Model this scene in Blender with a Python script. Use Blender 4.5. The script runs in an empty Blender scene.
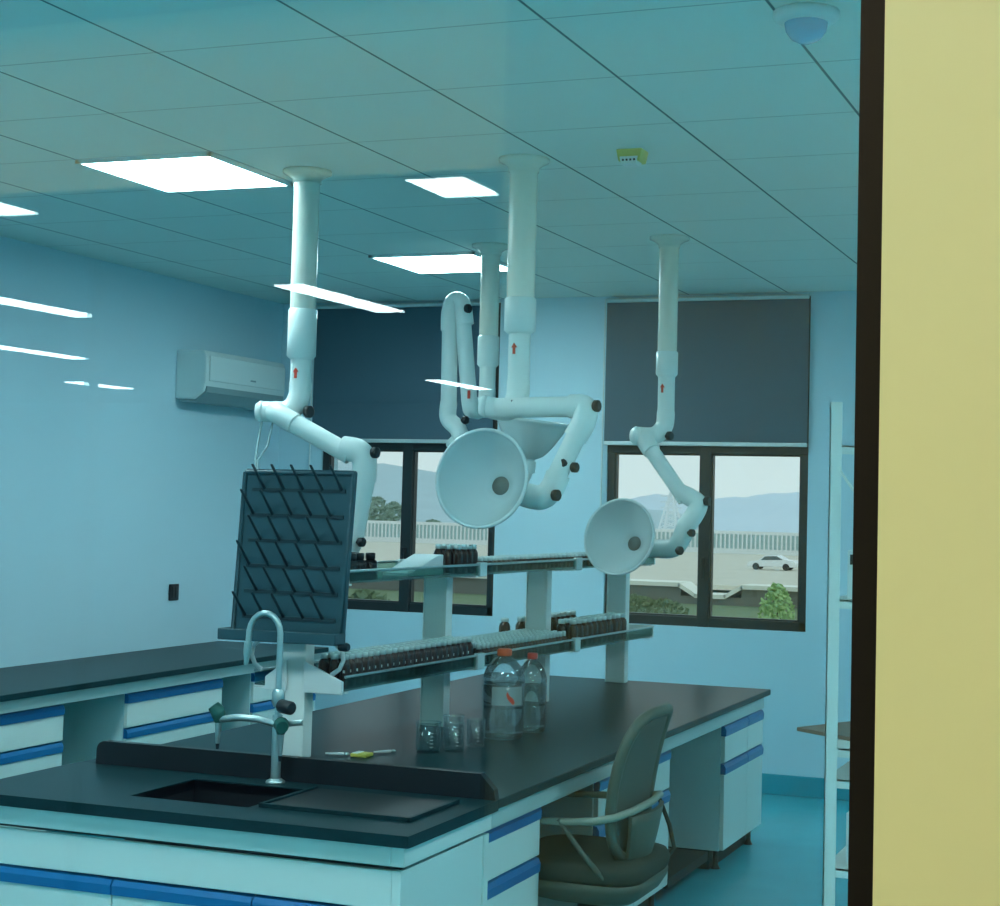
import bpy, math, random
from math import sin, cos, pi, radians
from mathutils import Vector, Matrix
random.seed(7)
S = bpy.context.scene
COL = S.collection
VS = S.view_settings
S.display_settings.display_device = 'sRGB'
VS.view_transform = 'Standard'; VS.look = 'None'; VS.gamma = 1.0; VS.use_curve_mapping = False
VS.exposure = 0.0
try:
    S.cycles.transparent_max_bounces = 24
    S.cycles.max_bounces = 10
    S.cycles.transmission_bounces = 10
    S.cycles.sample_clamp_indirect = 6.0
    S.cycles.caustics_reflective = False
    S.cycles.caustics_refractive = False
    S.cycles.use_denoising = True
except Exception:
    pass

# ------------------------------------------------------------------ camera
HC = 1.63                       # eye level
CEIL = HC + 1.2764
YAW, PITCH, ROLL = 0.3561, 0.0564, -0.0243
FPX, CX, CY = 1635.87, 578.74, 413.41
ROT = Matrix.Rotation(YAW, 3, 'Z') @ Matrix.Rotation(PITCH, 3, 'X') @ Matrix.Rotation(ROLL, 3, 'Y')
cam_d = bpy.data.cameras.new('camera'); cam = bpy.data.objects.new('camera', cam_d); COL.objects.link(cam)
cam_d.sensor_fit = 'HORIZONTAL'; cam_d.sensor_width = 36.0; cam_d.lens = FPX / 1000 * 36.0
cam_d.shift_x = -(CX - 500) / 1000; cam_d.shift_y = (CY - 453) / 1000
cam_d.clip_start = 0.02; cam_d.clip_end = 5000
cm = (ROT @ Matrix.Rotation(pi / 2, 3, 'X')).to_4x4(); cm.translation = (0, 0, HC)
cam.matrix_world = cm
S.camera = cam

# ------------------------------------------------------------------ materials
MATS = {}
def mat(name, col, rough=0.5, metal=0.0, spec=0.5, coat=0.0, noise=0.0, nscale=40.0, bump=0.0, bscale=200.0, alpha=None, trans=0.0, ior=1.45, sss=0.0):
    m = bpy.data.materials.new(name); m.use_nodes = True
    nt = m.node_tree; b = nt.nodes['Principled BSDF']
    b.inputs['Base Color'].default_value = (*col, 1); b.inputs['Roughness'].default_value = rough
    b.inputs['Metallic'].default_value = metal; b.inputs['Specular IOR Level'].default_value = spec
    b.inputs['Coat Weight'].default_value = coat; b.inputs['IOR'].default_value = ior
    b.inputs['Transmission Weight'].default_value = trans
    if noise or bump:
        tc = nt.nodes.new('ShaderNodeTexCoord')
        n = nt.nodes.new('ShaderNodeTexNoise'); n.inputs['Scale'].default_value = nscale; n.inputs['Detail'].default_value = 4
        nt.links.new(tc.outputs['Object'], n.inputs['Vector'])
        if noise:
            mx = nt.nodes.new('ShaderNodeMix'); mx.data_type = 'RGBA'
            mx.inputs[6].default_value = (*[c * (1 - noise) for c in col], 1)
            mx.inputs[7].default_value = (*[min(1, c * (1 + noise)) for c in col], 1)
            nt.links.new(n.outputs['Fac'], mx.inputs[0]); nt.links.new(mx.outputs[2], b.inputs['Base Color'])
        if bump:
            n2 = nt.nodes.new('ShaderNodeTexNoise'); n2.inputs['Scale'].default_value = bscale
            nt.links.new(tc.outputs['Object'], n2.inputs['Vector'])
            bp = nt.nodes.new('ShaderNodeBump'); bp.inputs['Strength'].default_value = bump; bp.inputs['Distance'].default_value = 0.002
            nt.links.new(n2.outputs['Fac'], bp.inputs['Height']); nt.links.new(bp.outputs['Normal'], b.inputs['Normal'])
    MATS[name] = m
    return m

def emis(name, col, strength):
    m = bpy.data.materials.new(name); m.use_nodes = True; nt = m.node_tree; nt.nodes.clear()
    e = nt.nodes.new('ShaderNodeEmission'); e.inputs[0].default_value = (*col, 1); e.inputs[1].default_value = strength
    o = nt.nodes.new('ShaderNodeOutputMaterial'); nt.links.new(e.outputs[0], o.inputs[0]); MATS[name] = m
    return m

def thin_glass(name, tint, refl, rough=0.0):
    """thin pane: tinted see-through with a weak mirror reflection"""
    m = bpy.data.materials.new(name); m.use_nodes = True; nt = m.node_tree; nt.nodes.clear()
    t = nt.nodes.new('ShaderNodeBsdfTransparent'); t.inputs[0].default_value = (*tint, 1)
    g = nt.nodes.new('ShaderNodeBsdfGlossy'); g.inputs['Roughness'].default_value = rough
    mx = nt.nodes.new('ShaderNodeMixShader'); mx.inputs[0].default_value = refl
    nt.links.new(t.outputs[0], mx.inputs[1]); nt.links.new(g.outputs[0], mx.inputs[2])
    o = nt.nodes.new('ShaderNodeOutputMaterial'); nt.links.new(mx.outputs[0], o.inputs[0]); MATS[name] = m
    return m

def fresnel_glass(name, tint, ior=1.45, base=0.0, mul=.75):
    m = bpy.data.materials.new(name); m.use_nodes = True; nt = m.node_tree; nt.nodes.clear()
    t = nt.nodes.new('ShaderNodeBsdfTransparent'); t.inputs[0].default_value = (*tint, 1)
    g = nt.nodes.new('ShaderNodeBsdfGlossy'); g.inputs['Roughness'].default_value = 0.03
    f = nt.nodes.new('ShaderNodeLayerWeight'); f.inputs[0].default_value = 0.35
    ad = nt.nodes.new('ShaderNodeMath'); ad.operation = 'MULTIPLY_ADD'; ad.inputs[1].default_value = mul; ad.inputs[2].default_value = base
    nt.links.new(f.outputs['Fresnel'], ad.inputs[0])
    mx = nt.nodes.new('ShaderNodeMixShader'); nt.links.new(ad.outputs[0], mx.inputs[0])
    nt.links.new(t.outputs[0], mx.inputs[1]); nt.links.new(g.outputs[0], mx.inputs[2])
    o = nt.nodes.new('ShaderNodeOutputMaterial'); nt.links.new(mx.outputs[0], o.inputs[0]); MATS[name] = m
    return m

mat('wall_paint', (.56, .77, .86), .6, noise=.02, nscale=3, bump=.05)
mat('teal_floor', (.045, .43, .53), .22, noise=.10, nscale=6)
mat('teal_base', (.002, .34, .44), .4, spec=.25)
mat('lab_white', (.80, .82, .77), .4)
mat('lab_side', (.62, .76, .76), .45, noise=.04, nscale=20)
mat('post_white', (.90, .93, .90), .4)
mat('blue_rail', (.003, .15, .38), .35, spec=.6)
mat('apron_grey', (.46, .55, .53), .4)
mat('black_top', (.007, .032, .037), .32, spec=.09, noise=.25, nscale=60)
mat('black_sink', (.008, .010, .012), .35)
mat('groove', (.015, .02, .022), .6)
mat('arm_white', (.80, .87, .85), .28, spec=.5)
mat('mast_white', (.82, .80, .70), .25, spec=.5)
mat('hood_white', (.62, .72, .73), .22, spec=.5)
mat('hood_hole', (.16, .19, .18), .7, bump=.6, bscale=900)
mat('black_plastic', (.012, .016, .02), .4)
mat('peg_board', (.030, .085, .108), .42)
mat('peg_dark', (.015, .035, .045), .4)
mat('chrome', (.52, .62, .62), .32, metal=.8)
mat('valve_green', (.02, .12, .10), .4)
mat('alu', (.72, .78, .77), .35, metal=.4)
mat('dark_frame', (.018, .026, .028), .4)
mat('black_frame', (.006, .006, .006), .5, spec=.2)
mat('blind_fabric', (.075, .135, .175), .9, noise=.12, nscale=220, bump=.3, bscale=600)
mat('cream_wall', (.60, .68, .40), .55, noise=.02, nscale=5)
mat('corridor_wall', (.24, .26, .16), .6)  # cream wall darkened in its colour so the reflection stays dim
mat('header_lit_cream', (.92, .86, .48), .6)  # paler copy of the cream, light on the header put into the colour
mat('corridor_floor', (.35, .35, .33), .5)
mat('corridor_ceiling', (.16, .20, .22), .7)
mat('dark_room', (.05, .10, .17), .8)
mat('amber', (.030, .012, .006), .12, spec=.6)
mat('dark_bottle', (.010, .010, .012), .18)
mat('cap_white', (.80, .85, .85), .4)
mat('cap_clear', (.62, .75, .75), .2, spec=.7)
mat('label_white', (.8, .82, .78), .6)
mat('cap_orange', (.75, .10, .03), .4)
mat('cap_red', (.70, .06, .05), .4)
mat('red_mark', (.70, .06, .03), .5)
mat('detector_yellow', (.62, .58, .16), .45)
mat('dome_blue', (.18, .52, .72), .2, spec=.6)
mat('ac_white', (.72, .82, .82), .4)
mat('ac_dark', (.25, .36, .38), .5)
mat('chair_grey', (.022, .034, .026), .75, noise=.12, nscale=150)
mat('chair_shell', (.075, .095, .075), .5)
mat('chair_arm', (.24, .28, .23), .4)
mat('chair_mesh', (.075, .100, .090), .8, bump=.5, bscale=900)
mat('brown_board', (.22, .16, .12), .5, noise=.2, nscale=15)
mat('rack_white', (.76, .84, .80), .4)
mat('yellow_tape', (.62, .56, .10), .5)
mat('paper_white', (.78, .84, .85), .6)
mat('road_surface', (.72, .66, .55), .9, noise=.10, nscale=.3)
mat('concrete', (.95, .90, .80), .9, noise=.12, nscale=.3)
mat('dark_conc', (.20, .20, .17), .9)
mat('road_rail', (.85, .88, .88), .5)
mat('barrier_panel', (.42, .58, .58), .4)
mat('car_white', (.88, .9, .9), .25, coat=.5)
mat('car_glass', (.10, .13, .14), .15)
mat('grass', (.16, .22, .11), .95, noise=.35, nscale=.25)
mat('leaf', (.42, .62, .26), .8, noise=.3, nscale=3)
mat('dark_leaf', (.32, .42, .33), .9, noise=.3, nscale=.6)
mat('hill_near', (.50, .62, .66), 1.0, noise=.12, nscale=.02)  # distance haze put into the base colour
mat('hill_far', (.66, .76, .84), 1.0, noise=.06, nscale=.01)  # paler still, more distance haze in the colour
mat('pylon_grey', (.72, .78, .80), .6)
mat('bark', (.12, .09, .06), .9)
emis('lamp_panel', (.92, 1.0, 1.02), 32.0)
emis('corridor_fill_glow', (.66, 1.0, 1.50), 7.0)
emis('header_fill_glow', (1.0, .77, .40), 76.0)
emis('strip_lamp', (.95, 1.0, 1.0), 22.0)
thin_glass('partition_glass', (.79, .925, .935), .05)
thin_glass('window_glass', (.96, .99, .985), .03)
fresnel_glass('clear_plastic', (.98, .99, .99), base=.09)
fresnel_glass('beaker_glass', (.97, .99, .99), base=.07, mul=.35)
fresnel_glass('shelf_glass', (.45, .68, .62), base=.10)
fresnel_glass('water_body', (.95, .985, .985), base=.03)
fresnel_glass('guard_glass', (.55, .74, .70), base=.02, mul=.10)

def ceiling_material():
    m = bpy.data.materials.new('ceiling_tile'); m.use_nodes = True; nt = m.node_tree; b = nt.nodes['Principled BSDF']
    b.inputs['Roughness'].default_value = .85
    tc = nt.nodes.new('ShaderNodeTexCoord'); sx = nt.nodes.new('ShaderNodeSeparateXYZ'); nt.links.new(tc.outputs['Object'], sx.inputs[0])
    def line(out, off, w):
        a = nt.nodes.new('ShaderNodeMath'); a.operation = 'ADD'; a.inputs[1].default_value = -off + 60.0 + w / 2; nt.links.new(out, a.inputs[0])
        d = nt.nodes.new('ShaderNodeMath'); d.operation = 'MODULO'; d.inputs[1].default_value = .6; nt.links.new(a.outputs[0], d.inputs[0])
        c = nt.nodes.new('ShaderNodeMath'); c.operation = 'LESS_THAN'; c.inputs[1].default_value = w; nt.links.new(d.outputs[0], c.inputs[0])
        return c.outputs[0]
    lx = line(sx.outputs[0], -3.989, .009); ly = line(sx.outputs[1], 3.331, .007)
    s = nt.nodes.new('ShaderNodeMath'); s.operation = 'MULTIPLY'; s.inputs[1].default_value = .55; nt.links.new(ly, s.inputs[0])
    mxx = nt.nodes.new('ShaderNodeMath'); mxx.operation = 'MAXIMUM'; nt.links.new(lx, mxx.inputs[0]); nt.links.new(s.outputs[0], mxx.inputs[1])
    n = nt.nodes.new('ShaderNodeTexNoise'); n.inputs['Scale'].default_value = 14; nt.links.new(tc.outputs['Object'], n.inputs['Vector'])
    r = nt.nodes.new('ShaderNodeMix'); r.data_type = 'RGBA'; r.inputs[6].default_value = (.74, .83, .79, 1); r.inputs[7].default_value = (.79, .87, .82, 1)
    nt.links.new(n.outputs['Fac'], r.inputs[0])
    g = nt.nodes.new('ShaderNodeMix'); g.data_type = 'RGBA'; g.inputs[7].default_value = (.12, .18, .19, 1)
    nt.links.new(mxx.outputs[0], g.inputs[0]); nt.links.new(r.outputs[2], g.inputs[6]); nt.links.new(g.outputs[2], b.inputs['Base Color'])
    MATS['ceiling_tile'] = m
ceiling_material()

# ------------------------------------------------------------------ mesh building
class MB:
    def __init__(s):
        s.v = []; s.f = []; s.sm = []
    def face(s, ids, sm=False):
        s.f.append(ids); s.sm.append(sm)
    def box(s, x0, x1, y0, y1, z0, z1):
        b = len(s.v)
        s.v += [(x0, y0, z0), (x1, y0, z0), (x1, y1, z0), (x0, y1, z0), (x0, y0, z1), (x1, y0, z1), (x1, y1, z1), (x0, y1, z1)]
        for q in [(0, 3, 2, 1), (4, 5, 6, 7), (0, 1, 5, 4), (1, 2, 6, 5), (2, 3, 7, 6), (3, 0, 4, 7)]:
            s.face([b + i for i in q])
        return s
    def bar(s, a, b, w, h, up=(0, 0, 1)):
        a = Vector(a); b = Vector(b); d = (b - a).normalized(); up = Vector(up)
        r = d.cross(up)
        if r.length < 1e-4: r = d.cross(Vector((1, 0, 0)))
        r.normalize(); u = r.cross(d)
        k = len(s.v)
        for p in (a, b):
            for i, j in ((-1, -1), (1, -1), (1, 1), (-1, 1)):
                s.v.append(tuple(p + r * (i * w / 2) + u * (j * h / 2)))
        for q in [(0, 1, 2, 3), (7, 6, 5, 4), (0, 4, 5, 1), (1, 5, 6, 2), (2, 6, 7, 3), (3, 7, 4, 0)]:
            s.face([k + i for i in q])
        return s
    def tube(s, pts, rad, n=14, caps=True):
        P = [Vector(p) for p in pts]
        if not hasattr(rad, '__len__'): rad = [rad] * len(P)
        T = []
        for i in range(len(P)):
            a = P[max(0, i - 1)]; b = P[min(len(P) - 1, i + 1)]
            T.append((b - a).normalized())
        ref = Vector((0, 0, 1)) if abs(T[0].z) < .9 else Vector((1, 0, 0))
        u = T[0].cross(ref).normalized(); rings = []
        for i, p in enumerate(P):
            u = (u - T[i] * u.dot(T[i])).normalized(); w = T[i].cross(u)
            k = len(s.v); rings.append(k)
            for j in range(n):
                a = 2 * pi * j / n
                s.v.append(tuple(p + (u * cos(a) + w * sin(a)) * rad[i]))
        for a, b in zip(rings, rings[1:]):
            for j in range(n):
                s.face([a + j, a + (j + 1) % n, b + (j + 1) % n, b + j], True)
        if caps:
            for k, rev in ((rings[0], True), (rings[-1], False)):
                c = len(s.v); s.v += [s.v[k + j] for j in range(n)]
                ids = [c + j for j in range(n)]
                s.face(ids[::-1] if rev else ids)
        return s
    def lathe(s, prof, c=(0, 0, 0), axis=(0, 0, 1), n=24, close=False):
        """prof: list of (r, h) along the axis from c"""
        c = Vector(c); ax = Vector(axis).normalized()
        ref = Vector((0, 0, 1)) if abs(ax.z) < .9 else Vector((1, 0, 0))
        u = ax.cross(ref).normalized(); w = ax.cross(u); rings = []
        for r, h in prof:
            k = len(s.v)
            if r < 1e-6:
                s.v.append(tuple(c + ax * h)); rings.append((k, 1))
            else:
                for j in range(n):
                    a = 2 * pi * j / n
                    s.v.append(tuple(c + ax * h + (u * cos(a) + w * sin(a)) * r))
                rings.append((k, n))
        for (a, na), (b, nb) in zip(rings, rings[1:]):
            for j in range(n):
                j2 = (j + 1) % n
                if na == 1 and nb == 1: continue
                if na == 1: s.face([a, b + j2, b + j], True)
                elif nb == 1: s.face([a + j, a + j2, b], True)
                else: s.face([a + j, a + j2, b + j2, b + j], True)
        return s
    def prism(s, poly, d):
        """poly: planar 3-D points, d: extrusion vector"""
        k = len(s.v); n = len(poly); d = Vector(d)
        s.v += [tuple(p) for p in poly] + [tuple(Vector(p) + d) for p in poly]
        s.face([k + i for i in range(n)][::-1]); s.face([k + n + i for i in range(n)])
        for i in range(n):
            j = (i + 1) % n
            s.face([k + i, k + j, k + n + j, k + n + i])
        return s
    def ball(s, c, r, sc=(1, 1, 1), n=14, m=8):
        c = Vector(c); k = len(s.v)
        for i in range(m + 1):
            t = pi * i / m
            for j in range(n):
                a = 2 * pi * j / n
                s.v.append((c.x + r * sc[0] * sin(t) * cos(a), c.y + r * sc[1] * sin(t) * sin(a), c.z + r * sc[2] * cos(t)))
        for i in range(m):
            for j in range(n):
                j2 = (j + 1) % n
                s.face([k + i * n + j, k + i * n + j2, k + (i + 1) * n + j2, k + (i + 1) * n + j], True)
        return s
    def build(s, name, m, parent=None, world=True, bevel=0.0):
        """world=True: the vertices are world coordinates, shifted to the parent's place"""
        off = Vector((0, 0, 0))
        if parent is not None and world:
            q = parent
            while q is not None:
                off += q.location; q = q.parent
        me = bpy.data.meshes.new(name)
        me.from_pydata([tuple(Vector(p) - off) for p in s.v], [], s.f)
        me.materials.append(MATS[m])
        me.polygons.foreach_set('use_smooth', s.sm)
        me.update()
        import bmesh
        bm = bmesh.new(); bm.from_mesh(me); bmesh.ops.recalc_face_normals(bm, faces=bm.faces); bm.to_mesh(me); bm.free()
        o = bpy.data.objects.new(name, me); COL.objects.link(o)
        if parent is not None: o.parent = parent
        if bevel:
            b = o.modifiers.new('bevel', 'BEVEL'); b.width = bevel; b.segments = 2; b.limit_method = 'ANGLE'; b.angle_limit = radians(50)
        return o

def tag(o, label, cat, group=None, kind=None):
    o['label'] = label; o['category'] = cat
    if group: o['group'] = group
    if kind: o['kind'] = kind
    return o
def thing(name, label, cat, loc=(0, 0, 0), rz=0.0, group=None):
    o = bpy.data.objects.new(name, None); COL.objects.link(o)
    o.empty_display_size = .1; o.location = loc; o.rotation_euler = (0, 0, rz)
    return tag(o, label, cat, group)
def struct(o):
    o['kind'] = 'structure'; return o
def dup(o, loc, label=None, rz=None):
    """a copy of a thing with copies of its parts and their sub-parts"""
    r = o.copy(); COL.objects.link(r); r.location = loc
    if rz is not None: r.rotation_euler = (0, 0, rz)
    if label: r['label'] = label
    for ch in list(o.children):
        c = ch.copy(); COL.objects.link(c); c.parent = r
        for g in list(ch.children):
            d = g.copy(); COL.objects.link(d); d.parent = c
    return r
B = lambda *a: MB().box(*a)

# ================================================================== SETTING
XL, XR, YF, YB = -5.56, 2.6, 1.2, 9.34
struct(B(XL - .2, XR + .2, YF - .06, YB + .25, -.1, 0).build('floor', 'teal_floor'))
struct(B(XL - .2, XR + .2, YF - .06, YB + .25, CEIL, CEIL + .12).build('ceiling', 'ceiling_tile'))
struct(B(XL - .2, XL, YF, YB + .25, 0, CEIL).build('wall_left', 'wall_paint'))
struct(B(XR, XR + .2, YF, YB + .25, 0, CEIL).build('wall_right', 'wall_paint'))
W1 = (-5.24, -4.01); W2 = (-3.285, -2.05); WZ = (.935, 2.885)
wb = MB()
wb.box(XL, W1[0], YB, YB + .22, 0, CEIL).box(W1[1], W2[0], YB, YB + .22, 0, CEIL).box(W2[1], XR, YB, YB + .22, 0, CEIL)
for w in (W1, W2):
    wb.box(w[0], w[1], YB, YB + .22, 0, WZ[0]).box(w[0], w[1], YB, YB + .22, WZ[1], CEIL)
struct(wb.build('wall_back', 'wall_paint'))
bb = struct(MB().box(XL, XR, YB - .012, YB, 0, .115).build('baseboard_back', 'teal_base', bevel=.004))
struct(B(XL, XL + .012, YF, YB, 0, .115).build('baseboard_left', 'teal_base', bevel=.004))

def window(name, x0, x1):
    f = MB(); y0, y1 = YB + .015, YB + .075; fw = .048
    f.box(x0, x1, y0, y1, WZ[0], WZ[0] + .055).box(x0, x1, y0, y1, WZ[1] - .05, WZ[1])
    f.box(x0, x0 + fw, y0, y1, WZ[0], WZ[1]).box(x1 - fw, x1, y0, y1, WZ[0], WZ[1])
    f.box(x0, x1, y0 - .01, y1, 1.955, 2.03)
    f.box((x0 + x1) / 2 - .035, (x0 + x1) / 2 + .035, y0 - .012, y1, WZ[0], WZ[1])
    root = struct(f.build(name, 'dark_frame', bevel=.004))
    xm = (x0 + x1) / 2
    for a, b in ((x0 + fw, xm - .035), (xm + .035, x1 - fw)):
        s_ = MB(); g = .009
        s_.box(a, b, y0 + .01, y1 - .005, WZ[0] + .055, WZ[0] + .055 + g).box(a, b, y0 + .01, y1 - .005, 1.955 - g, 1.955)
        s_.box(a, a + g * .7, y0 + .01, y1 - .005, WZ[0] + .055, 1.955).box(b - g * .7, b, y0 + .01, y1 - .005, WZ[0] + .055, 1.955)
        sash = s_.build('sash', 'dark_frame', root)
        B(a, b, YB + .045, YB + .051, WZ[0] + .05, 1.96).build('pane', 'window_glass', root)
        B(a, b, YB + .045, YB + .051, 2.025, WZ[1] - .045).build('pane', 'window_glass', root)
    hd = MB(); hd.box(xm - .012, xm + .012, YB - .022, YB + .005, 1.30, 1.34); hd.box(xm - .008, xm + .008, YB - .035, YB - .02, 1.22, 1.34)
    hd.build('latch', 'black_plastic', root, bevel=.003)
    return root
window('window_1', *W1); window('window_2', *W2)

def blind(x0, x1, zb, label):
    r = thing('roller_blind', label, 'blind', ((x0 + x1) / 2, YB - .03, CEIL), group='roller blinds')
    B(x0, x1, YB - .032, YB - .028, zb + .02, CEIL - .015).build('fabric', 'blind_fabric', r)
    B(x0, x1, YB - .042, YB - .02, zb, zb + .024).build('bottom_bar', 'alu', r, bevel=.004)
    MB().tube([(x0, YB - .035, CEIL - .03), (x1, YB - .035, CEIL - .03)], .014).build('roller_tube', 'alu', r)
    m = MB(); m.tube([(x0 - .012, YB - .03, CEIL - .02), (x0 - .012, YB - .03, 1.25)], .005, 6)
    m.build('pull_chain', 'alu', r)
blind(-5.30, -4.03, 2.0, 'half-lowered dark roller blind over the left window, behind the hanging arms')
blind(-3.295, -2.052, 2.0, 'half-lowered grey-brown roller blind over the right window, cream arm hanging in front')

# partition between corridor and lab: cream wall, black frame, glass
struct(B(-.2022, XR + .2, YF - .05, YF + .08, 0, CEIL).build('wall_front', 'cream_wall'))
struct(B(XL - .2, -2.3, YF - .05, YF + .08, 0, CEIL).build('wall_front_side', 'cream_wall'))
wi = MB(); wi.box(-.2022, XR, YF + .0805, YF + .095, 0, CEIL).box(XL, -2.3, YF + .0805, YF + .095, 0, CEIL).box(-2.3, -.2022, YF + .0805, YF + .095, 0, .7).box(-2.3, -.2022, YF + .0805, YF + .095, 2.5, CEIL)
struct(wi.build('wall_front_bounce', 'wall_paint'))  # unseen white slab added to bounce light onto camera-facing fronts
pw = MB(); pw.box(-2.3, -.2022, YF - .05, YF + .08, 0, .7).box(-2.3, -.2022, YF - .05, YF + .08, 2.5, CEIL)
struct(pw.build('wall_front_sill', 'cream_wall'))
g3 = MB(); g3.box(-.2205, -.2025, YF - .045, YF + .05, .7, 2.5).box(-2.3, -2.26, YF - .045, YF + .05, .7, 2.5)
g3.box(-2.26, -.2205, YF - .045, YF + .05, .7, .75).box(-2.26, -.2205, YF - .045, YF + .05, 2.45, 2.5)
w3 = struct(g3.build('window_3', 'black_frame'))
B(-2.26, -.2205, YF - .005, YF + .005, .75, 2.45).build('pane', 'partition_glass', w3)

# corridor the photograph is taken from (seen in the glass) and the dark hall across it
YC = -.95; ZC = 2.81
struct(B(-9, 3.5, YC, YF - .06, -.1, 0).build('floor_corridor', 'corridor_floor'))
struct(B(-9, 3.5, YC - .2, YF - .05, ZC, ZC + .1).build('ceiling_corridor', 'corridor_ceiling'))
struct(B(-9, -1.44, YC - .04, YC, 2.385, ZC).build('wall_corridor_header', 'header_lit_cream'))
oc = MB(); oc.box(-1.44, 3.5, YC - .04, YC, 0, ZC)
struct(oc.build('wall_corridor', 'corridor_wall'))
struct(B(3.4, 3.5, YC, YF - .05, 0, ZC).build('wall_corridor_end', 'cream_wall'))
struct(B(-9.1, -9, YC, YF - .05, 0, ZC).build('wall_corridor_far', 'cream_wall'))
mu = MB(); mu.box(-2.547, -2.527, YC - .035, YC - .005, 0, 2.385).box(-1.455, -1.44, YC - .035, YC - .005, 0, 2.385).box(-9, -1.44, YC - .035, YC - .005, 2.375, 2.385)
struct(mu.build('window_4', 'black_frame'))
hall = MB(); hall.box(-14, 1, -13, YC - .04, -.12, -.001).box(-14, 1, -13, YC - .04, 2.66, 2.8).box(-14, 1, -13.1, -13, 0, 2.66)
hall.box(-14.1, -14, -13, YC - .04, 0, 2.66).box(.9, 1, -13, YC - .04, 0, 2.66)
struct(hall.build('room_across', 'dark_room'))
def strip(x0, x1, yv0, yv1, label):
    y0, y1 = 2 * YF - yv1, 2 * YF - yv0
    r = thing('strip_light', label, 'light', ((x0 + x1) / 2, (y0 + y1) / 2, 2.66), group='strip lights in the hall across the corridor')
    B(x0, x1, y0, y1, 2.645, 2.652).build('diffuser', 'strip_lamp', r)
    f = MB(); f.box(x0 - .012, x1 + .012, y0 - .012, y1 + .012, 2.652, 2.66); f.build('housing', 'alu', r)
strip(-2.32, -2.13, 3.85, 4.91, 'short bright strip reflected in the glass just above the lamp panel by the middle masts')
strip(-4.11, -3.94, 3.8, 4.86, 'bright strip reflected in the glass at the upper left picture edge')
strip(-6.02, -5.84, 6.75, 7.80, 'long bright strip reflected on the glass over the left wall, upper of two')
strip(-4.10, -3.94, 6.80, 7.86, 'long bright strip reflected in the glass across the left extraction mast')
strip(-7.93, -7.77, 9.2, 10.25, 'long bright strip reflected on the glass over the left wall, lower of two')
strip(-9.66, -9.48, 12.4, 13.2, 'thin short strip reflected on the glass left of the air conditioner')
strip(-5.97, -5.83, 12.35, 13.42, 'thin bright strip reflected across the bent arm in front of the left blind')
for x, y in ((.9, .75), (-.9, .75)):  # unseen panels added to light the cream wall
    r = thing('corridor_fill', 'unseen lamp panel added above the corridor to light the cream wall', 'light', (x, y, ZC), group='unseen lamps added above the corridor')
    B(x - .3, x + .3, y - .3, y + .3, ZC - .012, ZC - .006).build('diffuser', 'corridor_fill_glow', r)
    B(x - .32, x + .32, y - .32, y + .32, ZC - .006, ZC).build('frame', 'alu', r)
for x in (-4.5, -2.7, -.9, .9):  # unseen strips added to throw warm light over the header
    r = thing('header_fill', 'unseen lamp strip added to wash the corridor header with warm light', 'light', (x, -.55, ZC), group='unseen lamp strips added for the corridor header')
    B(x - .85, x + .85, -.58, -.52, ZC - .022, ZC - .014).build('diffuser', 'header_fill_glow', r)
    B(x - .87, x + .87, -.59, -.51, ZC - .014, ZC).build('housing', 'alu', r)

# lab ceiling lamps
GX, GY = -3.989, 3.331
def panel(i, j, label):
    x, y = GX + .6 * i, GY + .6 * j
    r = thing('ceiling_light', label, 'light', (x + .3, y + .3, CEIL), group='square lamp panels in the lab ceiling')
    B(x + .015, x + .585, y + .015, y + .585, CEIL - .012, CEIL - .006).build('diffuser', 'lamp_panel', r)
    f = MB(); f.box(x, x + .6, y, y + .015, CEIL - .016, CEIL).box(x, x + .6, y + .585, y + .6, CEIL - .016, CEIL)
    f.box(x, x + .015, y, y + .6, CEIL - .016, CEIL).box(x + .585, x + .6, y, y + .6, CEIL - .016, CEIL)
    f.build('frame', 'ac_white', r)
panel(0, 3, 'large glowing square lamp panel beside the left ceiling mast, the nearer one')
panel(0, 7, 'glowing square lamp panel farther back, left of the two middle masts')
for i, j in ((0, -1), (3, -1), (7, -1), (7, 3), (7, 7)):  # the one between the two lamp rows is added to brighten the sink front
    panel(i, j, 'unseen square lamp panel lighting the lab from outside the picture')

# ================================================================== EXTRACTION ARMS
def frame_axes(ax):
    ax = Vector(ax).normalized(); u = ax.cross(Vector((0, 0, 1))).normalized(); return ax, u, u.cross(ax)
def hood(root, c, ax, R=.178, depth=.15, neck=None, inner=True):
    c = Vector(c); ax = Vector(ax).normalized()
    out = []; inn = []
    for k in range(13):
        t = k / 12.0
        r = .034 + (R - .034) * math.sqrt(max(0.0, 1 - (1 - t) ** 1.8)) if False else .034 + (R - .034) * (t ** .62)
        h = depth * (1 - t)
        inn.append((r, h))
    prof = [(p[0] + .005, p[1] + .004) for p in inn]          # outside, neck to rim
    prof.append((R + .012, -.002)); prof.append((R + .012, -.010)); prof.append((R + .002, -.012))
    prof += [(p[0], p[1]) for p in inn[::-1]]                 # inside, rim to neck
    prof.append((.034, depth + .03))
    h_ = MB().lathe(prof, c, ax, 48).build('hood', 'hood_white', root)
    MB().lathe([(0, depth + .004), (.034, depth + .004), (.034, depth + .012), (0, depth + .012)], c, ax, 24).build('inlet_screen', 'hood_hole', h_)
    MB().tube([c + ax * (depth + .014), c + ax * (depth + .07)], .043, 18).build('hood_neck', 'arm_white', h_)
    return h_
def knob(root, p, d, r=.021):
    p = Vector(p); d = Vector(d).normalized()
    m = MB(); m.tube([p, p + d * .012], r * .45, 10); m.tube([p + d * .010, p + d * .014, p + d * .030, p + d * .034], [r * .8, r, r, r * .75], 10)
    m.build('knob', 'black_plastic', root)
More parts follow.
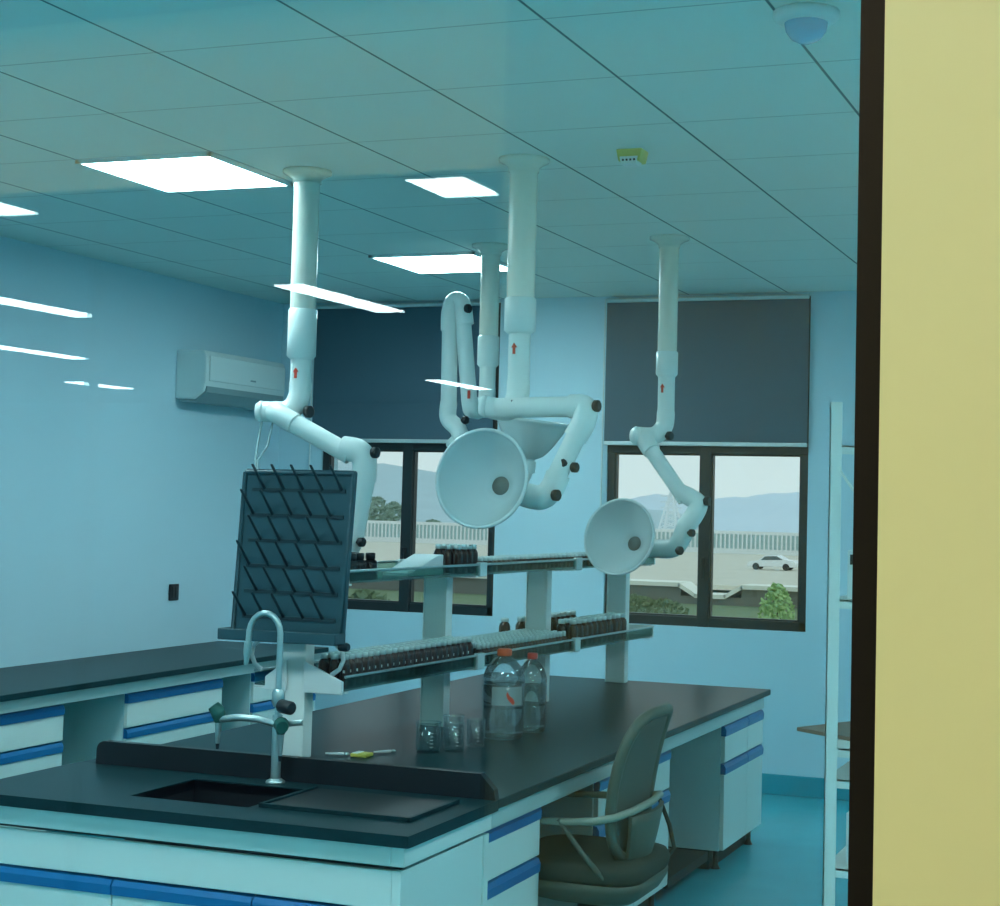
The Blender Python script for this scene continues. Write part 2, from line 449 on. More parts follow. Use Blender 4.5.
def knuckle(root, pts, r, name='elbow'):
    """short fat bent joint through pts with rounded ends"""
    P = [Vector(p) for p in pts]
    # subdivide with Catmull-Rom for a smooth bend
    Q = []
    for i in range(len(P) - 1):
        p0 = P[max(0, i - 1)]; p1 = P[i]; p2 = P[i + 1]; p3 = P[min(len(P) - 1, i + 2)]
        for k in range(6):
            t = k / 6
            Q.append(.5 * ((2 * p1) + (p2 - p0) * t + (2 * p0 - 5 * p1 + 4 * p2 - p3) * t * t + (3 * p1 - p0 - 3 * p2 + p3) * t ** 3))
    Q.append(P[-1])
    rr = [r] * len(Q) if not hasattr(r, '__len__') else [r[0] + (r[1] - r[0]) * i / (len(Q) - 1) for i in range(len(Q))]
    return MB().tube(Q, rr, 18).build(name, 'arm_white', root)
def link(root, a, b, r=.037):
    a = Vector(a); b = Vector(b); d = (b - a).normalized()
    return MB().tube([a, b], r, 18).build('arm_tube', 'arm_white', root)
def mast(root, x, y, ztop, z_sl0, z_sl1, z_end, R=.047, arrow=True, rt=.04):
    m = MB(); m.lathe([(0, 0), (.095, 0), (.095, -.012), (.075, -.02), (R + .006, -.035), (R + .006, -.05), (0, -.05)], (x, y, ztop), (0, 0, 1), 28)
    m.build('ceiling_flange', 'mast_white', root)
    MB().tube([(x, y, ztop - .02), (x, y, z_sl1)], R, 22).build('mast', 'mast_white', root)
    c = MB(); c.tube([(x, y, z_sl1 + .004), (x, y, z_sl1), (x, y, z_sl0 + .012), (x, y, z_sl0)], [R + .001, R + .006, R + .006, rt + .002], 22)
    c.build('coupling', 'arm_white', root)
    t = MB().tube([(x, y, z_sl0 + .01), (x, y, z_end)], rt, 22).build('drop_tube', 'arm_white', root)
    if arrow:
        # small red up-arrow sticker curved round the tube, on the side facing the glass
        a0 = math.atan2(-y, -x); zc = z_sl0 - .055; ms = MB()
        def P(s_, z): 
            a = a0 + s_ / rt; rr = rt + .0012
            return (x + rr * cos(a), y + rr * sin(a), z)
        def strip_(pairs):
            k = len(ms.v)
            for (sa, sb, z) in pairs: ms.v += [P(sa, z), P((sa + sb) / 2, z), P(sb, z)]
            for i in range(len(pairs) - 1):
                for j in (0, 1):
                    ms.face([k + 3 * i + j, k + 3 * i + j + 1, k + 3 * i + 3 + j + 1, k + 3 * i + 3 + j])
        strip_([(-.026, -.014, zc - .022), (-.026, -.014, zc + .002)])
        strip_([(-.033, -.007, zc + .002), (-.0205, -.0195, zc + .02)])
        ms.build('arrow_sticker', 'red_mark', t)

def view_axis(c, right, down):
    d = Vector((c[0], c[1], c[2] - HC)).normalized()
    r = d.cross(Vector((0, 0, 1))).normalized(); u = r.cross(d)
    return (d + r * math.tan(radians(right)) - u * math.tan(radians(down))).normalized()

# A: left arm, reaching down behind the drying rack
A = thing('extraction_arm', 'white extraction arm at far left, elbow above the drying rack, hood hidden behind it', 'fume extraction arm', (-3.212, 5.54, CEIL), group='ceiling-hung extraction arms')
mast(A, -3.212, 5.54, CEIL, 2.17, 2.36, 2.05, R=.050)
knuckle(A, [(-3.212, 5.54, 2.08), (-3.214, 5.535, 2.02), (-3.247, 5.51, 1.968), (-3.337, 5.47, 1.962)], (.043, .040))
MB().lathe([(0, 0), (.041, 0), (.043, .01), (.030, .028), (0, .03)], (-3.332, 5.472, 1.962), (-1, -.4, -.02), 18).build('end_cap', 'arm_white', A)
knob(A, (-3.177, 5.52, 1.965), (1, -.3, 0), .024)
knuckle(A, [(-3.277, 5.47, 1.965), (-3.247, 5.45, 1.95), (-3.177, 5.45, 1.915)], .040)
link(A, (-3.217, 5.45, 1.935), (-2.947, 5.47, 1.80))
knuckle(A, [(-2.977, 5.47, 1.825), (-2.922, 5.475, 1.815), (-2.892, 5.48, 1.78), (-2.892, 5.48, 1.70)], .047)
knob(A, (-2.862, 5.47, 1.81), (1, -.2, 0), .022)
MB().tube([(-2.892, 5.48, 1.72), (-2.907, 5.48, 1.60), (-2.927, 5.48, 1.47)], [.045, .038, .036], 18).build('arm_tube', 'arm_white', A)
knob(A, (-2.902, 5.46, 1.475), (1, -.2, 0), .018)
knuckle(A, [(-2.922, 5.48, 1.50), (-2.942, 5.48, 1.45), (-3.007, 5.47, 1.44)], .036)
hood(A, (-3.197, 5.44, 1.44), (1, .15, 0), R=.16, depth=.13)
cb = MB(); 
for dx in (0, .05):
    pts = [(-3.33 + dx, 5.47, 1.95), (-3.32 + dx * .9, 5.42, 1.83), (-3.29 + dx * .2, 5.36, 1.77), (-3.247, 5.33, 1.66)]
    cb.tube(pts, .004, 6)
cb.build('hose', 'ac_dark', A)

# B: front middle arm
Bm = thing('extraction_arm', 'white extraction arm with the largest round hood, hanging front and centre', 'fume extraction arm', (-2.30, 5.54, CEIL), group='ceiling-hung extraction arms')
mast(Bm, -2.30, 5.54, CEIL, 2.255, 2.385, 2.04, R=.052)
knuckle(Bm, [(-2.30, 5.54, 2.08), (-2.302, 5.535, 2.02), (-2.33, 5.52, 1.975), (-2.41, 5.50, 1.985)], (.043, .040))
MB().lathe([(0, 0), (.041, 0), (.043, .01), (.030, .028), (0, .03)], (-2.405, 5.50, 1.985), (-1, -.25, .06), 18).build('end_cap', 'arm_white', Bm)
knob(Bm, (-2.295, 5.50, 1.985), (.25, -1, 0), .024)
link(Bm, (-2.36, 5.50, 1.98), (-2.03, 5.48, 1.985), .037)
knuckle(Bm, [(-2.07, 5.48, 1.985), (-2.015, 5.475, 1.98), (-2.01, 5.46, 1.93), (-2.04, 5.45, 1.87)], .044)
knob(Bm, (-1.985, 5.46, 1.985), (1, -.1, 0), .022)
link(Bm, (-2.025, 5.455, 1.90), (-2.10, 5.42, 1.72), .036)
knob(Bm, (-2.05, 5.43, 1.765), (1, -.2, 0), .019); knob(Bm, (-2.06, 5.43, 1.78), (-.2, -1, 0), .016)
hcB = Vector((-2.285, 5.20, 1.716)); axB = view_axis(hcB, 26, 10)
eB = hcB + axB * .225
knuckle(Bm, [(-2.09, 5.425, 1.74), (-2.11, 5.42, 1.69), (-2.155, 5.41, 1.655), tuple(eB)], .044)
knob(Bm, (-2.10, 5.39, 1.665), (1, -.4, 0), .021)
hood(Bm, hcB, axB, R=.165)

# C: rear middle arm, folded upwards
Cm = thing('extraction_arm', 'white extraction arm folded into a tall peak behind the front centre arm', 'fume extraction arm', (-3.225, 7.37, CEIL), group='ceiling-hung extraction arms')
mast(Cm, -3.225, 7.37, CEIL, 2.30, 2.45, 2.17, R=.047, arrow=False)
knuckle(Cm, [(-3.225, 7.37, 2.20), (-3.225, 7.36, 2.13), (-3.25, 7.33, 2.085), (-3.27, 7.29, 2.09)], .042)
knuckle(Cm, [(-3.27, 7.30, 2.085), (-3.265, 7.27, 2.09), (-3.27, 7.26, 2.14)], .041)
link(Cm, (-3.268, 7.26, 2.11), (-3.32, 7.26, 2.56), .039)
knuckle(Cm, [(-3.305, 7.26, 2.50), (-3.325, 7.26, 2.60), (-3.365, 7.26, 2.615), (-3.38, 7.25, 2.56), (-3.38, 7.25, 2.47)], .045)
knob(Cm, (-3.3, 7.24, 2.575), (1, -.3, 0), .023)
link(Cm, (-3.38, 7.25, 2.50), (-3.375, 7.25, 2.08), .039)
knuckle(Cm, [(-3.375, 7.25, 2.12), (-3.375, 7.25, 2.04), (-3.315, 7.24, 1.985), (-3.285, 7.23, 1.90)], .042)
knob(Cm, (-3.29, 7.22, 2.03), (1, -.2, 0), .021)
link(Cm, (-3.345, 7.23, 1.93), (-3.07, 7.20, 1.73), .036)
hcC = Vector((-2.90, 7.17, 2.02)); axC = Vector((-.12, .02, -1)).normalized()
knuckle(Cm, [(-3.12, 7.205, 1.765), (-3.02, 7.19, 1.71), (-2.95, 7.17, 1.75), tuple(hcC + axC * .21)], .038)
hood(Cm, hcC, axC, R=.165, depth=.17)
MB().prism([(-3.262, 7.217, 2.135), (-3.248, 7.217, 2.135), (-3.248, 7.217, 2.175), (-3.262, 7.217, 2.175)], (0, .004, 0)).build('arrow_sticker', 'red_mark', Cm)

# D: right arm in front of the right window
D = thing('extraction_arm', 'white extraction arm hanging in front of the right window', 'fume extraction arm', (-2.285, 7.33, CEIL), group='ceiling-hung extraction arms')
mast(D, -2.29, 7.33, CEIL, 2.245, 2.36, 2.04, R=.046)
knuckle(D, [(-2.29, 7.33, 2.08), (-2.295, 7.32, 2.01), (-2.33, 7.28, 1.965), (-2.395, 7.22, 1.962)], (.043, .042))
MB().lathe([(0, 0), (.042, 0), (.044, .01), (.030, .028), (0, .03)], (-2.393, 7.222, 1.962), (-1, -.9, .05), 18).build('end_cap', 'arm_white', D)
knob(D, (-2.275, 7.29, 1.965), (1, -.35, 0), .022)
knuckle(D, [(-2.36, 7.24, 1.965), (-2.345, 7.21, 1.93), (-2.31, 7.19, 1.89)], .042)
link(D, (-2.335, 7.20, 1.92), (-2.14, 7.17, 1.67), .036)
knuckle(D, [(-2.17, 7.17, 1.705), (-2.115, 7.17, 1.68), (-2.075, 7.165, 1.65), (-2.09, 7.15, 1.60), (-2.13, 7.14, 1.545)], (.040, .044))
knob(D, (-2.05, 7.15, 1.665), (1, -.2, 0), .022)
hcD = Vector((-2.392, 7.0, 1.494)); axD = view_axis(hcD, 27, 12)
eD = hcD + axD * .235
knuckle(D, [(-2.12, 7.14, 1.56), (-2.15, 7.15, 1.49), (-2.20, 7.16, 1.445), tuple(eD)], (.044, .043))
knob(D, (-2.105, 7.11, 1.52), (1, -.4, 0), .018); knob(D, (-2.15, 7.08, 1.44), (1, -.5, 0), .020)
hood(D, hcD, axD, R=.165)

# ================================================================== CEILING / WALL FITTINGS
r = thing('gas_detector', 'small yellow-green box detector on the ceiling beside the front mast', 'detector', (-1.865, 5.48, CEIL))
m = MB(); m.prism([(-1.915, 5.46, CEIL), (-1.815, 5.46, CEIL), (-1.825, 5.46, CEIL - .045), (-1.905, 5.46, CEIL - .045)], (0, .08, 0)); m.build('housing', 'detector_yellow', r, bevel=.005)
m = MB(); m.prism([(-1.90, 5.458, CEIL - .028), (-1.83, 5.458, CEIL - .028), (-1.837, 5.458, CEIL - .058), (-1.893, 5.458, CEIL - .058)], (0, .06, 0)); m.build('face_plate', 'cap_white', r, bevel=.003)
m = MB()
for k in range(4): m.box(-1.889 + k * .014, -1.882 + k * .014, 5.4565, 5.459, CEIL - .045, CEIL - .038)
m.build('vent', 'black_plastic', r)
r = thing('dome_camera', 'round blue-tinted dome on the ceiling near the upper right', 'dome camera', (-.915, 4.06, CEIL))
MB().lathe([(0, -.001), (.085, -.001), (.085, -.016), (.072, -.026), (.055, -.03), (0, -.03)], (-.915, 4.06, CEIL), (0, 0, 1), 32).build('mount_ring', 'ac_white', r)
MB().lathe([(.056, -.028), (.052, -.05), (.038, -.07), (.018, -.08), (0, -.083)], (-.915, 4.06, CEIL), (0, 0, 1), 32).build('dome', 'dome_blue', r)

r = thing('air_conditioner', 'white wall-mounted air conditioner high on the left wall', 'air conditioner', (XL, 8.6, 2.19))
prof = [(XL, 2.20), (XL + .13, 2.20), (XL + .19, 2.245), (XL + .205, 2.30), (XL + .205, 2.45), (XL + .19, 2.485), (XL, 2.49)]
MB().prism([(x, 8.15, z) for x, z in prof], (0, .90, 0)).build('body', 'ac_white', r, bevel=.01)
m = MB(); m.prism([(XL + .208, 8.18, 2.305), (XL + .216, 8.18, 2.31), (XL + .216, 8.18, 2.455), (XL + .208, 8.18, 2.46)], (0, .84, 0)); m.build('front_panel', 'ac_white', r, bevel=.003)
m = MB(); m.prism([(XL + .11, 8.17, 2.188), (XL + .13, 8.17, 2.186), (XL + .2, 8.17, 2.24), (XL + .205, 8.17, 2.275), (XL + .195, 8.17, 2.275)], (0, .86, 0)); m.build('air_vane', 'ac_dark', r)
MB().box(XL + .2165, XL + .218, 8.62, 8.68, 2.335, 2.345).build('display', 'ac_dark', r)
B(XL + .02, XL + .12, 8.16, 9.03, 2.185, 2.2).build('back_plate', 'ac_dark', r)
r = thing('wall_switch', 'small black switch plate on the left wall', 'switch', (XL, 8.206, 1.068))
B(XL, XL + .012, 8.16, 8.25, 1.02, 1.115).build('plate', 'black_plastic', r, bevel=.004)
m = MB(); m.box(XL + .012, XL + .017, 8.175, 8.202, 1.035, 1.10).box(XL + .012, XL + .017, 8.208, 8.235, 1.035, 1.10); m.build('rocker', 'dark_frame', r, bevel=.002)

# ================================================================== CABINETS
HB = .75
def cab_x(label, x_front, depth, y0, y1, ztop, side, split=(.0,), z0=.09, drawer=.165, group=None):
    """cabinet whose fronts face +x (side=+1); columns split at the given y's"""
    r = thing('base_cabinet', label, 'cabinet', (x_front, (y0 + y1) / 2, 0), group=group)
    xb = x_front - depth
    B(xb, x_front - .02, y0, y1, z0, ztop).build('body', 'lab_side', r, bevel=.002)
    B(xb + .02, x_front - .07, y0 + .02, y1 - .02, 0, z0).build('plinth', 'groove', r)
    ys = [y0] + [y0 + (y1 - y0) * s_ for s_ in split] + [y1]
    for a, b in zip(ys, ys[1:]):
        a += .004; b -= .004
        zt = ztop - .006
        dr = B(x_front - .019, x_front, a, b, zt - drawer, zt - .05).build('drawer', 'lab_white', r, bevel=.002)
        h = MB(); h.prism([(x_front - .019, a, zt - .048), (x_front + .004, a, zt - .048), (x_front + .006, a, zt - .02), (x_front - .003, a, zt - .004), (x_front - .019, a, zt)], (0, b - a, 0))
        h.build('handle', 'blue_rail', dr)
        zt -= drawer + .006
        do = B(x_front - .019, x_front, a, b, z0 + .004, zt - .05).build('door', 'lab_white', r, bevel=.002)
        h = MB(); h.prism([(x_front - .019, a, zt - .048), (x_front + .004, a, zt - .048), (x_front + .006, a, zt - .02), (x_front - .003, a, zt - .004), (x_front - .019, a, zt)], (0, b - a, 0))
        h.build('handle', 'blue_rail', do)
    for yy in (y0 + .06, y1 - .06):
        MB().tube([(x_front - .05, yy, z0), (x_front - .05, yy, .02), (x_front - .05, yy, 0)], [.012, .012, .022], 10).build('levelling_foot', 'black_plastic', r)
    return r
# --- island
XI0, XI1 = -3.41, -1.915
YS0, YS1, YI1 = 3.94, 4.545, 7.96
isl = thing('island_bench', 'long black-topped island bench down the middle, carrying the reagent shelves', 'lab bench', (-2.66, 6.2, 0))
B(XI0, XI1, YS1, YI1, HB - .028, HB).build('worktop', 'black_top', isl, bevel=.004)
fr = MB()
fr.box(XI1 - .065, XI1 - .02, YS1, YI1 - .05, HB - .088, HB - .030).box(XI0 + .02, XI0 + .065, YS1, YI1 - .05, HB - .088, HB - .03)
fr.box(XI0 + .065, XI1 - .065, YI1 - .09, YI1 - .051, HB - .088, HB - .03)
fr.build('apron_rail', 'apron_grey', isl, bevel=.003)
for yy in (5.10, 6.54):
    l = MB(); l.box(XI1 - .20, XI1 - .16, yy - .02, yy + .02, .06, HB - .088).box(-2.70, -2.62, yy - .02, yy + .02, .06, HB - .03); l.box(-2.70, XI1 - .16, yy - .02, yy + .02, .02, .06)
    l.build('leg', 'lab_side', isl, bevel=.003)
B(-2.69, -2.63, YS1 + .02, YI1 - .1, .05, HB - .03).build('back_panel', 'lab_side', isl)
CG = 'white base cabinets with blue rails under the island'
cab_x('white cabinet with blue rails under the island, left of the chair', -1.98, .55, 4.552, 5.058, HB - .092, 1, group=CG, split=())
cab_x('white cabinet with blue rails under the island, seen behind the chair back', -1.98, .55, 5.62, 6.50, HB - .092, 1, group=CG, split=(.5,))
cab_x('white cabinet at the island far end, its plain side panel facing the chair', -1.95, .65, 7.24, 7.955, HB - .092, 1, group=CG, split=(.58,))
B(-2.61, -2.0, 6.57, 7.17, .06, .10).build('foot_shelf', 'groove', isl)

# --- sink bench at the near end
sk = thing('sink_bench', 'black sink counter at the near end of the island with white cabinet front', 'sink bench', (-2.66, 4.25, 0))
hx0, hx1, hy0, hy1 = -2.90, -2.50, 4.10, 4.435
t = MB()
t.box(XI0, hx0, YS0, YS1, HB - .032, HB).box(hx1, XI1, YS0, YS1, HB - .032, HB).box(hx0, hx1, YS0, hy0, HB - .032, HB).box(hx0, hx1, hy1, YS1, HB - .032, HB)
t.build('worktop', 'black_top', sk)
bs = MB(); dz = .22
bs.box(hx0 - .012, hx0, hy0, hy1, HB - dz, HB - .004).box(hx1, hx1 + .012, hy0, hy1, HB - dz, HB - .004).box(hx0, hx1, hy0 - .012, hy0, HB - dz, HB - .004).box(hx0, hx1, hy1, hy1 + .012, HB - dz, HB - .004).box(hx0, hx1, hy0, hy1, HB - dz - .012, HB - dz)
bs.build('basin', 'black_sink', sk)
# upstand with a rounded left corner, cut back at the right end
up = [(XI0 + .07, 4.53, HB)] + [(XI0 + .07 + .03 * (1 - cos(a)), 4.53, HB + .045 + .03 * sin(a)) for a in (0, .4, .8, 1.2, pi / 2)] + [(XI1 - .055, 4.53, HB + .075), (XI1 - .01, 4.53, HB + .03), (XI1 - .005, 4.53, HB)]
MB().prism(up, (0, .03, 0)).build('upstand', 'black_sink', sk)
B(-2.47, -2.00, 4.12, 4.44, HB, HB + .006).build('drain_board', 'black_sink', sk, bevel=.002)
m = MB(); m.box(-2.47, -2.00, 4.115, 4.125, HB, HB + .012).box(-2.475, -2.465, 4.115, 4.44, HB, HB + .012).box(-2.005, -1.995, 4.115, 4.44, HB, HB + .012); m.build('drain_rim', 'black_top', sk)
m = MB(); m.box(XI0 + .02, XI1 - .06, YS0 + .022, YS0 + .06, HB - .088, HB - .034).box(XI1 - .06, XI1 - .02, YS0 + .022, YS1, HB - .088, HB - .034); m.build('apron_rail', 'lab_white', sk, bevel=.003)
B(XI0 + .03, XI1 - .045, YS0 + .05, YS1 - .02, HB - .10, HB - .088).build('shadow_gap', 'groove', sk)
bd = B(XI0 + .03, XI1 - .060, YS0 + .05, YS1 - .04, .09, HB - .26)
bd.box(XI1 - .060, XI1 - .034, YS0 + .032, YS1 - .032, .09, HB - .101)
bd.build('body', 'lab_white', sk)
B(XI0 + .03, XI1 - .061, YS0 + .032, YS0 + .05, HB - .205, HB - .102).build('front_panel', 'lab_white', sk, bevel=.002)
B(XI0 + .06, XI1 - .07, YS0 + .1, YS1 - .05, 0, .09).build('plinth', 'groove', sk)
B(XI1 - .066, XI1 - .028, YS1 - .031, YS1 - .001, 0, HB - .10).build('corner_post', 'lab_white', sk)
for a, b in ((XI0 + .03, -2.86), (-2.855, -2.40), (-2.395, XI1 - .061)):
    do = B(a, b, YS0 + .032, YS0 + .05, .1, HB - .256).build('door', 'lab_white', sk, bevel=.002)
    h = MB(); yf = YS0 + .032; zt = HB - .21
    h.prism([(a, yf + .018, zt - .045), (a, yf - .004, zt - .045), (a, yf - .006, zt - .018), (a, yf + .003, zt - .004), (a, yf + .018, zt)], (b - a, 0, 0)); h.build('handle', 'blue_rail', do)

# --- bench along the left wall
lb = thing('wall_bench', 'black-topped bench running along the left wall', 'lab bench', (-5.18, 6.8, 0))
B(XL, -4.80, 3.2, 8.72, HB - .028, HB).build('worktop', 'black_top', lb, bevel=.004)
m = MB(); m.box(-4.87, -4.825, 3.2, 8.70, HB - .085, HB - .03); m.build('apron_rail', 'apron_grey', lb, bevel=.003)
B(XL, XL + .02, 3.2, 8.7, .05, HB - .03).build('back_panel', 'lab_side', lb)
LG = 'white base cabinets with blue rails along the left wall'
cab_x('white blue-railed cabinet under the wall bench at the left picture edge', -4.86, .55, 5.3, 6.34, HB - .088, 1, group=LG, split=(.5,))
cab_x('white blue-railed cabinet under the wall bench, right of the wide grey side panel', -4.86, .62, 6.82, 7.67, HB - .088, 1, group=LG, split=())
cab_x('white blue-railed cabinet under the wall bench, far end behind the tall tap', -4.86, .62, 7.98, 8.68, HB - .088, 1, group=LG, split=(.5,))

# ================================================================== TAP
r = thing('lab_faucet', 'tall chrome gooseneck laboratory tap with side outlets at the black sink', 'faucet', (-2.635, 4.485, HB))
fx, fy = -2.641, 4.485
MB().lathe([(0, 0), (.030, 0), (.030, .006), (.018, .014), (0, .014)], (fx, fy, HB + .0005), (0, 0, 1), 20).build('base_flange', 'chrome', r)
MB().tube([(fx, fy, HB + .01), (fx, fy, .96)], .0155, 14).build('column', 'chrome', r)
pts = [(fx, fy, .95), (fx, fy, 1.21)]
for k in range(1, 10):
    a = pi * k / 9 * .97
    pts.append((fx - .052 + .052 * cos(a), fy - .012 * k / 9, 1.21 + .062 * sin(a)))
pts += [(fx - .106, fy - .014, 1.17)]
MB().tube(pts, .0095, 12).build('gooseneck', 'chrome', r)
MB().tube([(fx - .105, fy - .014, 1.18), (fx - .108, fy - .014, 1.15), (fx - .110, fy - .014, 1.125), (fx - .111, fy - .014, 1.11)], [.013, .012, .008, .007], 12).build('nozzle', 'chrome', r)
MB().tube([(fx, fy, .985), (fx, fy, 1.0), (fx, fy, 1.03), (fx, fy, 1.04)], [.014, .02, .02, .013], 12).build('collar', 'chrome', r)
MB().tube([(fx, fy - .005, .93), (fx - .06, fy - .02, .945), (fx - .13, fy - .02, .945), (fx - .195, fy - .02, .935)], .011, 12).build('side_arm', 'chrome', r)
MB().tube([(fx, fy, .935), (fx + .06, fy - .03, .94), (fx + .10, fy - .02, .945)], .009, 12).build('side_arm', 'chrome', r)
for (x, y, z, d) in ((fx - .20, fy - .02, .955, (-.5, -.3, .8)), (fx + .040, fy - .045, .938, (.6, -.75, -.2))):
    k = MB(); k.tube([(x, y, z - .03), (x, y, z - .005), (x + .01 * d[0], y, z + .012)], [.012, .022, .020], 12)
    dd = Vector(d).normalized(); p = Vector((x, y, z)); k.tube([p, p + dd * .028], [.024, .019], 12)
    v = k.build('valve', 'valve_green', r)
    MB().tube([(x, y, z - .025), (x, y, z - .075), (x, y, z - .095)], [.011, .008, .006], 10).build('outlet_nozzle', 'chrome', v)
    MB().tube([(x, y, z - .095), (x, y, z - .112)], [.006, .005], 10).build('nozzle_tip', 'black_plastic', v)
k = MB(); k.tube([(fx + .018, fy - .02, .99), (fx + .035, fy - .035, .992), (fx + .075, fy - .05, .99), (fx + .08, fy - .052, .99)], [.012, .022, .021, .016], 12); k.build('handle', 'black_plastic', r)

# ================================================================== REAGENT SHELVES (slightly out of square with the bench)
SR = radians(-2.98)
sh = thing('reagent_shelf', 'two-tier white reagent shelving with glass shelves standing on the island', 'shelf', (-2.84, 4.97, HB), SR)
for k in range(4):
    y = .96 * k
    ox = -.018 if k == 0 else .008
    p_ = MB().box(ox - .045, ox + .045, y - .025, y + .025, .0, .60 if k else .60)
    p_.box(ox + .045, ox + .052, y - .027, y + .027, .0, .60).box(ox - .052, ox - .045, y - .027, y + .027, .0, .60)
    p_.build('post', 'post_white', sh, world=False, bevel=.003)
ZL, ZU, HWD = .235, .598, .182
for z, hg in ((ZL, .045), (ZU, .038)):
    g = B(-HWD, HWD, -.01, 2.93, z, z + .008).build('shelf_board', 'shelf_glass', sh, world=False)
    for sx in (1, -1):
        gd = MB().box(sx * HWD - .003, sx * HWD + .003, -.005, 2.92, z + .008, z + hg).build('guard_strip', 'guard_glass', sh, world=False)
        MB().tube([(sx * HWD, -.01, z + hg + .003), (sx * HWD, 2.93, z + hg + .003)], .005, 8).build('guard_rail', 'chrome', gd, world=False)
        for k in range(1, 3):
            y = .96 * k + .03
            MB().box(sx * HWD - .01, sx * HWD + .012, y - .03, y + .03, z - .006, z + hg + .012).build('rail_clamp', 'cap_clear', sh, world=False, bevel=.004)
        for k in range(4):
            y = .96 * k
            MB().prism([(sx * .05, y - .012, z - .002), (sx * HWD, y - .012, z - .002), (sx * HWD, y - .012, z - .008), (sx * .05, y - .012, z - .014)], (0, .024, 0)).build('bracket', 'post_white', sh, world=False)
    MB().box(-HWD - .004, HWD + .004, 2.915, 2.93, z - .004, z + hg + .01).build('end_plate', 'post_white', sh, world=False, bevel=.003)
    if z == ZU:
        MB().box(-HWD - .004, HWD + .004, -.018, -.008, z - .004, z + hg + .01).build('end_plate', 'post_white', sh, world=False, bevel=.003)
# winged end panel of the lower shelf
for sx in (1, -1):
    wp = .188 if sx > 0 else .12
    poly = [(sx * .035, -.04, .225), (sx * wp, -.04, .225), (sx * wp, -.04, .27), (sx * .035, -.04, .33)]
    MB().prism(poly, (0, .012, 0)).build('end_plate', 'cap_white', sh, world=False, bevel=.003)
    pts = [(sx * .05, -.03, .425), (sx * .10, -.03, .418), (sx * .15, -.03, .395), (sx * .178, -.03, .37), (sx * .184, -.03, .34), (sx * .17, -.03, .31), (sx * .14, -.03, .29)]
    MB().tube(pts, .008, 8).build('end_hoop', 'cap_white', sh, world=False)
MB().tube([(.178, -.045, .385), (.205, -.05, .388), (.215, -.05, .388)], [.012, .016, .012], 10).build('knob', 'peg_dark', sh, world=False)
SM = Matrix.Translation((-2.84, 4.97, HB)) @ Matrix.Rotation(SR, 4, 'Z')
def on_shelf(x, y, z): return SM @ Vector((x, y, z))

# bottles -----------------------------------------------------------
def bottle_proto(name, cat, label, group, r_, h, hc, bm, cm_, lab=False, n=12):
    t = thing(name, label, cat, (0, 0, -50), group=group)
    MB().lathe([(0, 0), (r_ * .92, 0), (r_, h * .05), (r_, h * .72), (r_ * .85, h * .82), (r_ * .5, h * .9), (r_ * .5, h), (0, h)], (0, 0, 0), (0, 0, 1), n).build('body', bm, t, world=False)
    MB().lathe([(0, h * .9), (r_ * .68, h * .9), (r_ * .68, h * .9 + hc), (r_ * .55, h * .9 + hc * 1.12), (0, h * .9 + hc * 1.12)], (0, 0, 0), (0, 0, 1), n).build('cap', cm_, t, world=False)
    if lab:
        # a narrow white label on the side that faces the room
        k = MB(); a0 = -1.32
        for z in (h * .48, h * .57):
            for j in range(4): k.v.append(((r_ + .001) * cos(a0 + .12 * j), (r_ + .001) * sin(a0 + .12 * j), z))
        for j in range(3): k.face([j, j + 1, 5 + j, 4 + j], True)
        k.build('label', 'label_white', t, world=False)
    return t
def rows(protos, xs, ys, z, jit=.001, skip=None, label=None):
    for iy, y in enumerate(ys):
        for ix, x in enumerate(xs):
            if skip and skip(ix, iy): continue
            p = protos[0] if (len(protos) == 1 or ix < len(xs) - 1) else protos[1]
            w = on_shelf(x + random.uniform(-jit, jit), y + random.uniform(-jit, jit), z)
            if not p.get('_used'):
                p['_used'] = 1; p.location = w; p.rotation_euler = (0, 0, SR)
            else:
                q = dup(p, w, rz=SR)
def lin(a, b, n): return [a + (b - a) * i / (n - 1) for i in range(n)]
TZ = .0085
pa = bottle_proto('reagent_bottle', 'bottle', 'dark amber bottle with white cap in the packed near section of the lower shelf', 'amber bottles packed in the near section of the lower shelf', .0195, .104, .016, 'amber', 'cap_clear')
pb = bottle_proto('reagent_bottle', 'bottle', 'white-labelled dark amber bottle in the front row of the lower shelf near section', 'labelled amber bottles along the front of the lower shelf near section', .0195, .104, .016, 'amber', 'cap_clear', lab=True)
rows([pa, pb], [.072, .113, .154], lin(.03, .95, 23), ZL + TZ)
pc = bottle_proto('sample_vial', 'vial', 'short amber vial with pale cap packed in the middle section of the lower shelf', 'short vials packed in the middle section of the lower shelf', .0155, .066, .020, 'amber', 'cap_clear', n=10)
rows([pc], [-.03, .005, .04, .08, .12, .16], lin(1.03, 1.86, 24), ZL + TZ, skip=lambda ix, iy: ix == 2 and False)
pd = bottle_proto('reagent_bottle', 'bottle', 'tall amber bottle with pale cap in the far section of the lower shelf', 'amber bottles in the far section of the lower shelf', .0245, .115, .018, 'amber', 'cap_clear')
rows([pd], [-.11, .095, .150], lin(1.99, 2.58, 11), ZL + TZ)
pe = bottle_proto('reagent_bottle', 'bottle', 'black-capped dark bottle on the upper shelf right beside the drying rack', 'black-capped bottles on the upper shelf beside the drying rack', .026, .075, .02, 'dark_bottle', 'black_plastic')
rows([pe], [.05, .12], [.10, .17, .24], ZU + TZ, jit=.006)
pf = bottle_proto('reagent_bottle', 'bottle', 'dark amber bottle in the small cluster above the second post of the upper shelf', 'cluster of amber bottles on the upper shelf', .0195, .104, .016, 'amber', 'cap_clear')
rows([pf], [.07, .113, .154], lin(.84, .97, 4), ZU + TZ)
